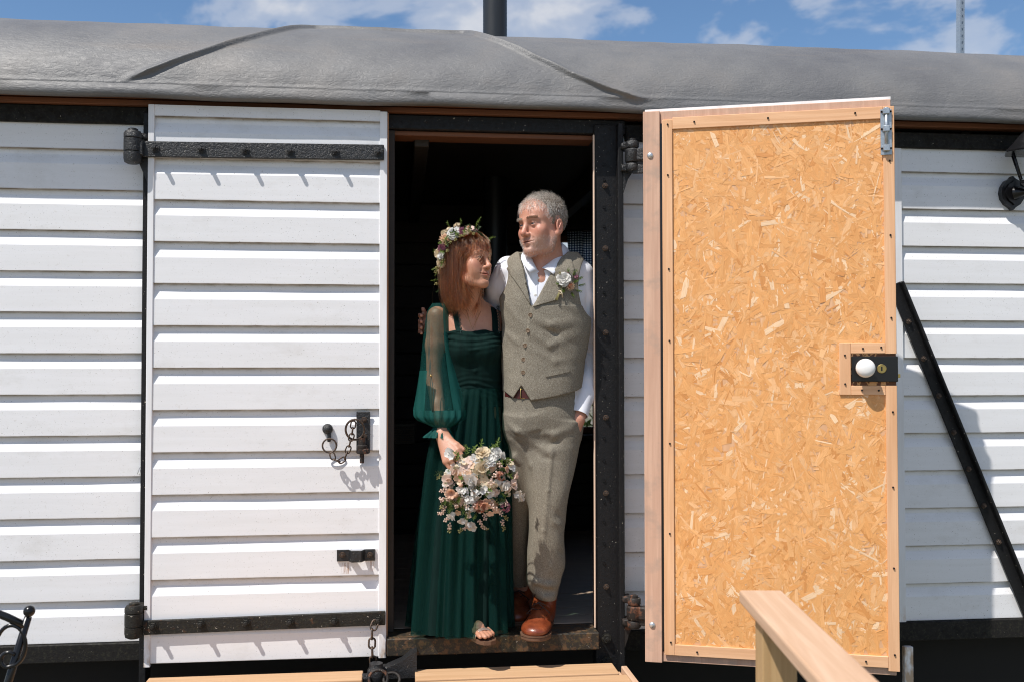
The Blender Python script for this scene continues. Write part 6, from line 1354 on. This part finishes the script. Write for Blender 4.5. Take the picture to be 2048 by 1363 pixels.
for px, py, kd, sz in spec: fill(px, py, kd, sz, .22)
for px, py in ((886, 980), (884, 1000), (890, 1012), (886, 1025), (896, 1035), (900, 1048), (963, 1050), (958, 1040), (988, 1012), (1000, 1020), (1004, 1040), (940, 1030), (985, 1000), (1012, 1000), (935, 1050), (914, 1010), (950, 1005), (930, 1008), (968, 1028)): fill(px, py, 'spray', .0145, .45, .010)
for px, py in ((885, 1008), (925, 1055), (965, 1052), (1006, 1048), (882, 948), (900, 1052), (1008, 1030)): fill(px, py, 'spray_g', .0135, .45, .006)
for px, py in ((905, 1000), (915, 1002), (900, 1010), (925, 1012), (895, 995), (910, 1012), (920, 995), (935, 1022)): fill(px, py, 'needles', .022, .35, .012)
for px, py in ((988, 896), (995, 892), (960, 895), (945, 902), (1010, 925), (1015, 918), (998, 928), (1005, 920), (884, 942), (912, 918), (918, 912), (978, 898), (1000, 998), (992, 992), (925, 955), (975, 945), (1012, 945), (935, 905), (950, 975)): fill(px, py, rs.choice(('leaves', 'leaves', 'leaves_d')), .020, .4, .012)
for k in range(26):
    a = rs.uniform(0, 6.28); r_ = rs.uniform(.3, .9); fill(955+r_*80*math.cos(a), 972+r_*82*math.sin(a), 'leaf', .028, .5, .03)
for k in range(150):
    a = rs.uniform(0, 6.28); r_ = math.sqrt(rs.random())*.86; fill(955+r_*82*math.cos(a), 968+r_*82*math.sin(a), rs.choice(('blossom', 'blossom_white', 'cluster', 'cluster_c', 'blossom_cream', 'leaves', 'spray', 'blossom_peach', 'blossom_cream', 'blossom', 'cluster_c', 'blossom', 'needles')), rs.uniform(.012, .019), .45, rs.uniform(.002, .03))
bm = bmesh.new()
for k in range(24):
    a = rs.uniform(0, 6.28); r_ = rs.uniform(.1, .8); p, n = bq(955+r_*80*math.cos(a), 972+r_*80*math.sin(a)); m_ = HAND.lerp(p, .5)+Vector((0, .03, 0)); tube(bm, [HAND+Vector((rs.gauss(-.018, .006), rs.gauss(.0, .006), rs.gauss(.05, .012))), HAND+Vector((rs.gauss(0, .006), rs.gauss(0, .006), 0)), m_, p-n*.012], .0016, 5)
so_ = from_bm('stems', bm, MATS['leaf_fresh'], BQ, True); so_['kind'] = 'stuff'

# flower crown ---------------------------------------------------------
def on_head(px, py, grow):
    o = np.array(CAM); dw = np.array(_f*FPX+_r*(px-1024)-_u*(py-681.5)); ol = HW.loc(o[None])[0]; dl_ = HW.R.T@dw/HW.s; rr = SK_R+grow; a_ = (dl_/rr); b_ = (ol-SK_C)/rr; A = a_@a_; B = 2*a_@b_; C = b_@b_-1; disc = B*B-4*A*C
    tt_ = (-B-math.sqrt(max(disc, 0)))/(2*A) if disc > 0 else -B/(2*A); q = ol+dl_*tt_; n = (q-SK_C)/rr**2; n /= np.linalg.norm(n); return HW.p(*q), HW.R@n
FC = empty('flower_crown', HW.p(0, -.01, .08)); tag(FC, 'wreath of small cream, peach and mauve flowers on the woman\'s hair', 'flower crown')
arc_ = [(882, 572), (880, 556), (881, 538), (884, 522), (889, 505), (893, 488), (900, 474), (912, 466), (926, 464), (940, 462), (953, 462)]
near = [on_head(x, y, .026)[0] for x, y in arc_]
far = [HW.p(x, y, z) for x, y, z in ((-.035, .085, .085), (-.075, .045, .09), (-.100, -.02, .07), (-.09, -.08, .035), (-.04, -.125, .0), (.02, -.128, -.02))]
ring = [np.array(v) for v in near+far]; tube_obj('wreath_wire', ring, .004, MATS['leaf_dark'], FC, 6, True)
rs = random.Random(4)
def crown(px, py, kind, size, jit=.3, grow=.034):
    p, n = on_head(px, py, grow); n = Vector(n)*.7+Vector((0, -.5, .12))+Vector((rs.gauss(0, jit), rs.gauss(0, jit), rs.gauss(0, jit))); put(kind, p, n, size*1.3, FC, None, rs)
for px, py, kd, sz in ((907, 468, 'rose_white', .021), (891, 478, 'daisy', .021), (925, 463, 'daisy_mauve', .015), (940, 458, 'blossom', .017), (938, 456, 'daisy', .012), (884, 497, 'daisy_mauve', .016), (878, 508, 'rose_cream', .016), (882, 511, 'rose_white', .014), (883, 526, 'rose_cream', .015), (882, 543, 'blossom_cream', .013), (913, 461, 'blossom_white', .013), (880, 518, 'blossom_white', .011), (899, 462, 'cluster_c', .015), (915, 452, 'cluster_c', .014), (933, 467, 'cluster_c', .012), (888, 466, 'cluster_c', .013), (950, 463, 'cluster_m', .010)): crown(px, py, kd, sz)
for px, py in arc_+[(895, 468), (886, 487), (905, 476), (918, 471), (932, 470), (881, 530), (889, 515), (897, 484), (912, 478), (945, 468)]: crown(px, py, rs.choice(('leaves', 'leaves', 'leaves_d')), .0125, .5, .026); crown(px+rs.uniform(-4, 4), py+rs.uniform(-4, 4), 'spray_g', .0085, .6, .028)
for px, py in ((952, 455), (956, 448), (921, 452), (874, 512), (900, 455)): p, n = on_head(px, py, .03); put('leaves', p, Vector((.15 if px > 900 else -.8, -.2, 1)), .013, FC, None, rs)
for q in far: put(rs.choice(('blossom_cream', 'daisy', 'leaves', 'rose_cream')), q, Vector(q)-Vector(HW.p(0, -.02, .03)), .014, FC, None, rs); put('leaves', q, Vector(q)-Vector(HW.p(0, -.02, .03)), .014, FC, None, rs)

# buttonhole -----------------------------------------------------------
BT_ = empty('buttonhole_flowers', onto(fyv, [(1130, 575)], -.13)[0]); tag(BT_, 'white rose and peach flower buttonhole pinned to the man\'s waistcoat', 'buttonhole')
def bh(px, py, kind, size, n=(0, -1, .1), out=.012, roll=None): p = Vector(onto(fyv, [(px, py)], -.13)[0])+Vector((0, -out, 0)); put(kind, p, Vector(n), size*1.22, BT_, roll, rs)
bh(1126, 560, 'rose_white', .024, (-.1, -1, .2), .016); bh(1131, 561, 'rose_white', .018, (.2, -1, .1), .016); bh(1139, 573, 'daisy', .016, (.1, -1, 0), .018); bh(1139, 573, 'cluster_r', .010, (.1, -1, 0), .022); bh(1151, 555, 'cluster_m', .011, (.3, -1, .3), .012); bh(1120, 552, 'spray_g', .007, (-.4, -.6, .8)); bh(1134, 550, 'cluster_m', .008)
for px, py, n in ((1136, 552, (0, -.4, 1)), (1145, 553, (.4, -.4, 1)), (1152, 562, (.8, -.5, .5)), (1155, 572, (1, -.5, .1)), (1150, 580, (.8, -.6, -.4)), (1128, 577, (-.3, -.6, -.5)), (1120, 570, (-.6, -.6, .1)), (1142, 584, (.2, -.6, -.8)), (1146, 566, (.5, -.9, .2))): bh(px, py, 'needles', .0125, n, .008); bh(px, py, 'leaves', .0095, n, .006)
p0, p1 = Vector(onto(fyv, [(1124, 572)], -.13)[0]), Vector(onto(fyv, [(1111, 600)], -.13)[0])
for k in range(5): o_ = Vector((rs.gauss(0, .003), -.012+rs.gauss(0, .002), rs.gauss(0, .002))); tube_obj('stem', [p0+o_*.6+Vector((0, -.006, 0)), p0.lerp(p1, .5)+o_*.5+Vector((0, -.004, 0)), p1+o_*1.1], .0017, MATS['bud_green'], BT_, 5)
tube_obj('ribbon', [p0.lerp(p1, .28+.05*math.sin(k*.5))+Vector((.0075*math.cos(k*1.3), -.012+.006*math.sin(k*1.3), -.0012*k)) for k in range(16)], .0024, MATS['petal_cream'], BT_, 5)
tube_obj('ribbon', [p0.lerp(p1, .35)+Vector((0, -.018, 0)), p0.lerp(p1, .35)+Vector((.006, -.022, -.012)), p0.lerp(p1, .35)+Vector((.009, -.018, -.028))], .0028, MATS['petal_cream'], BT_, 5)
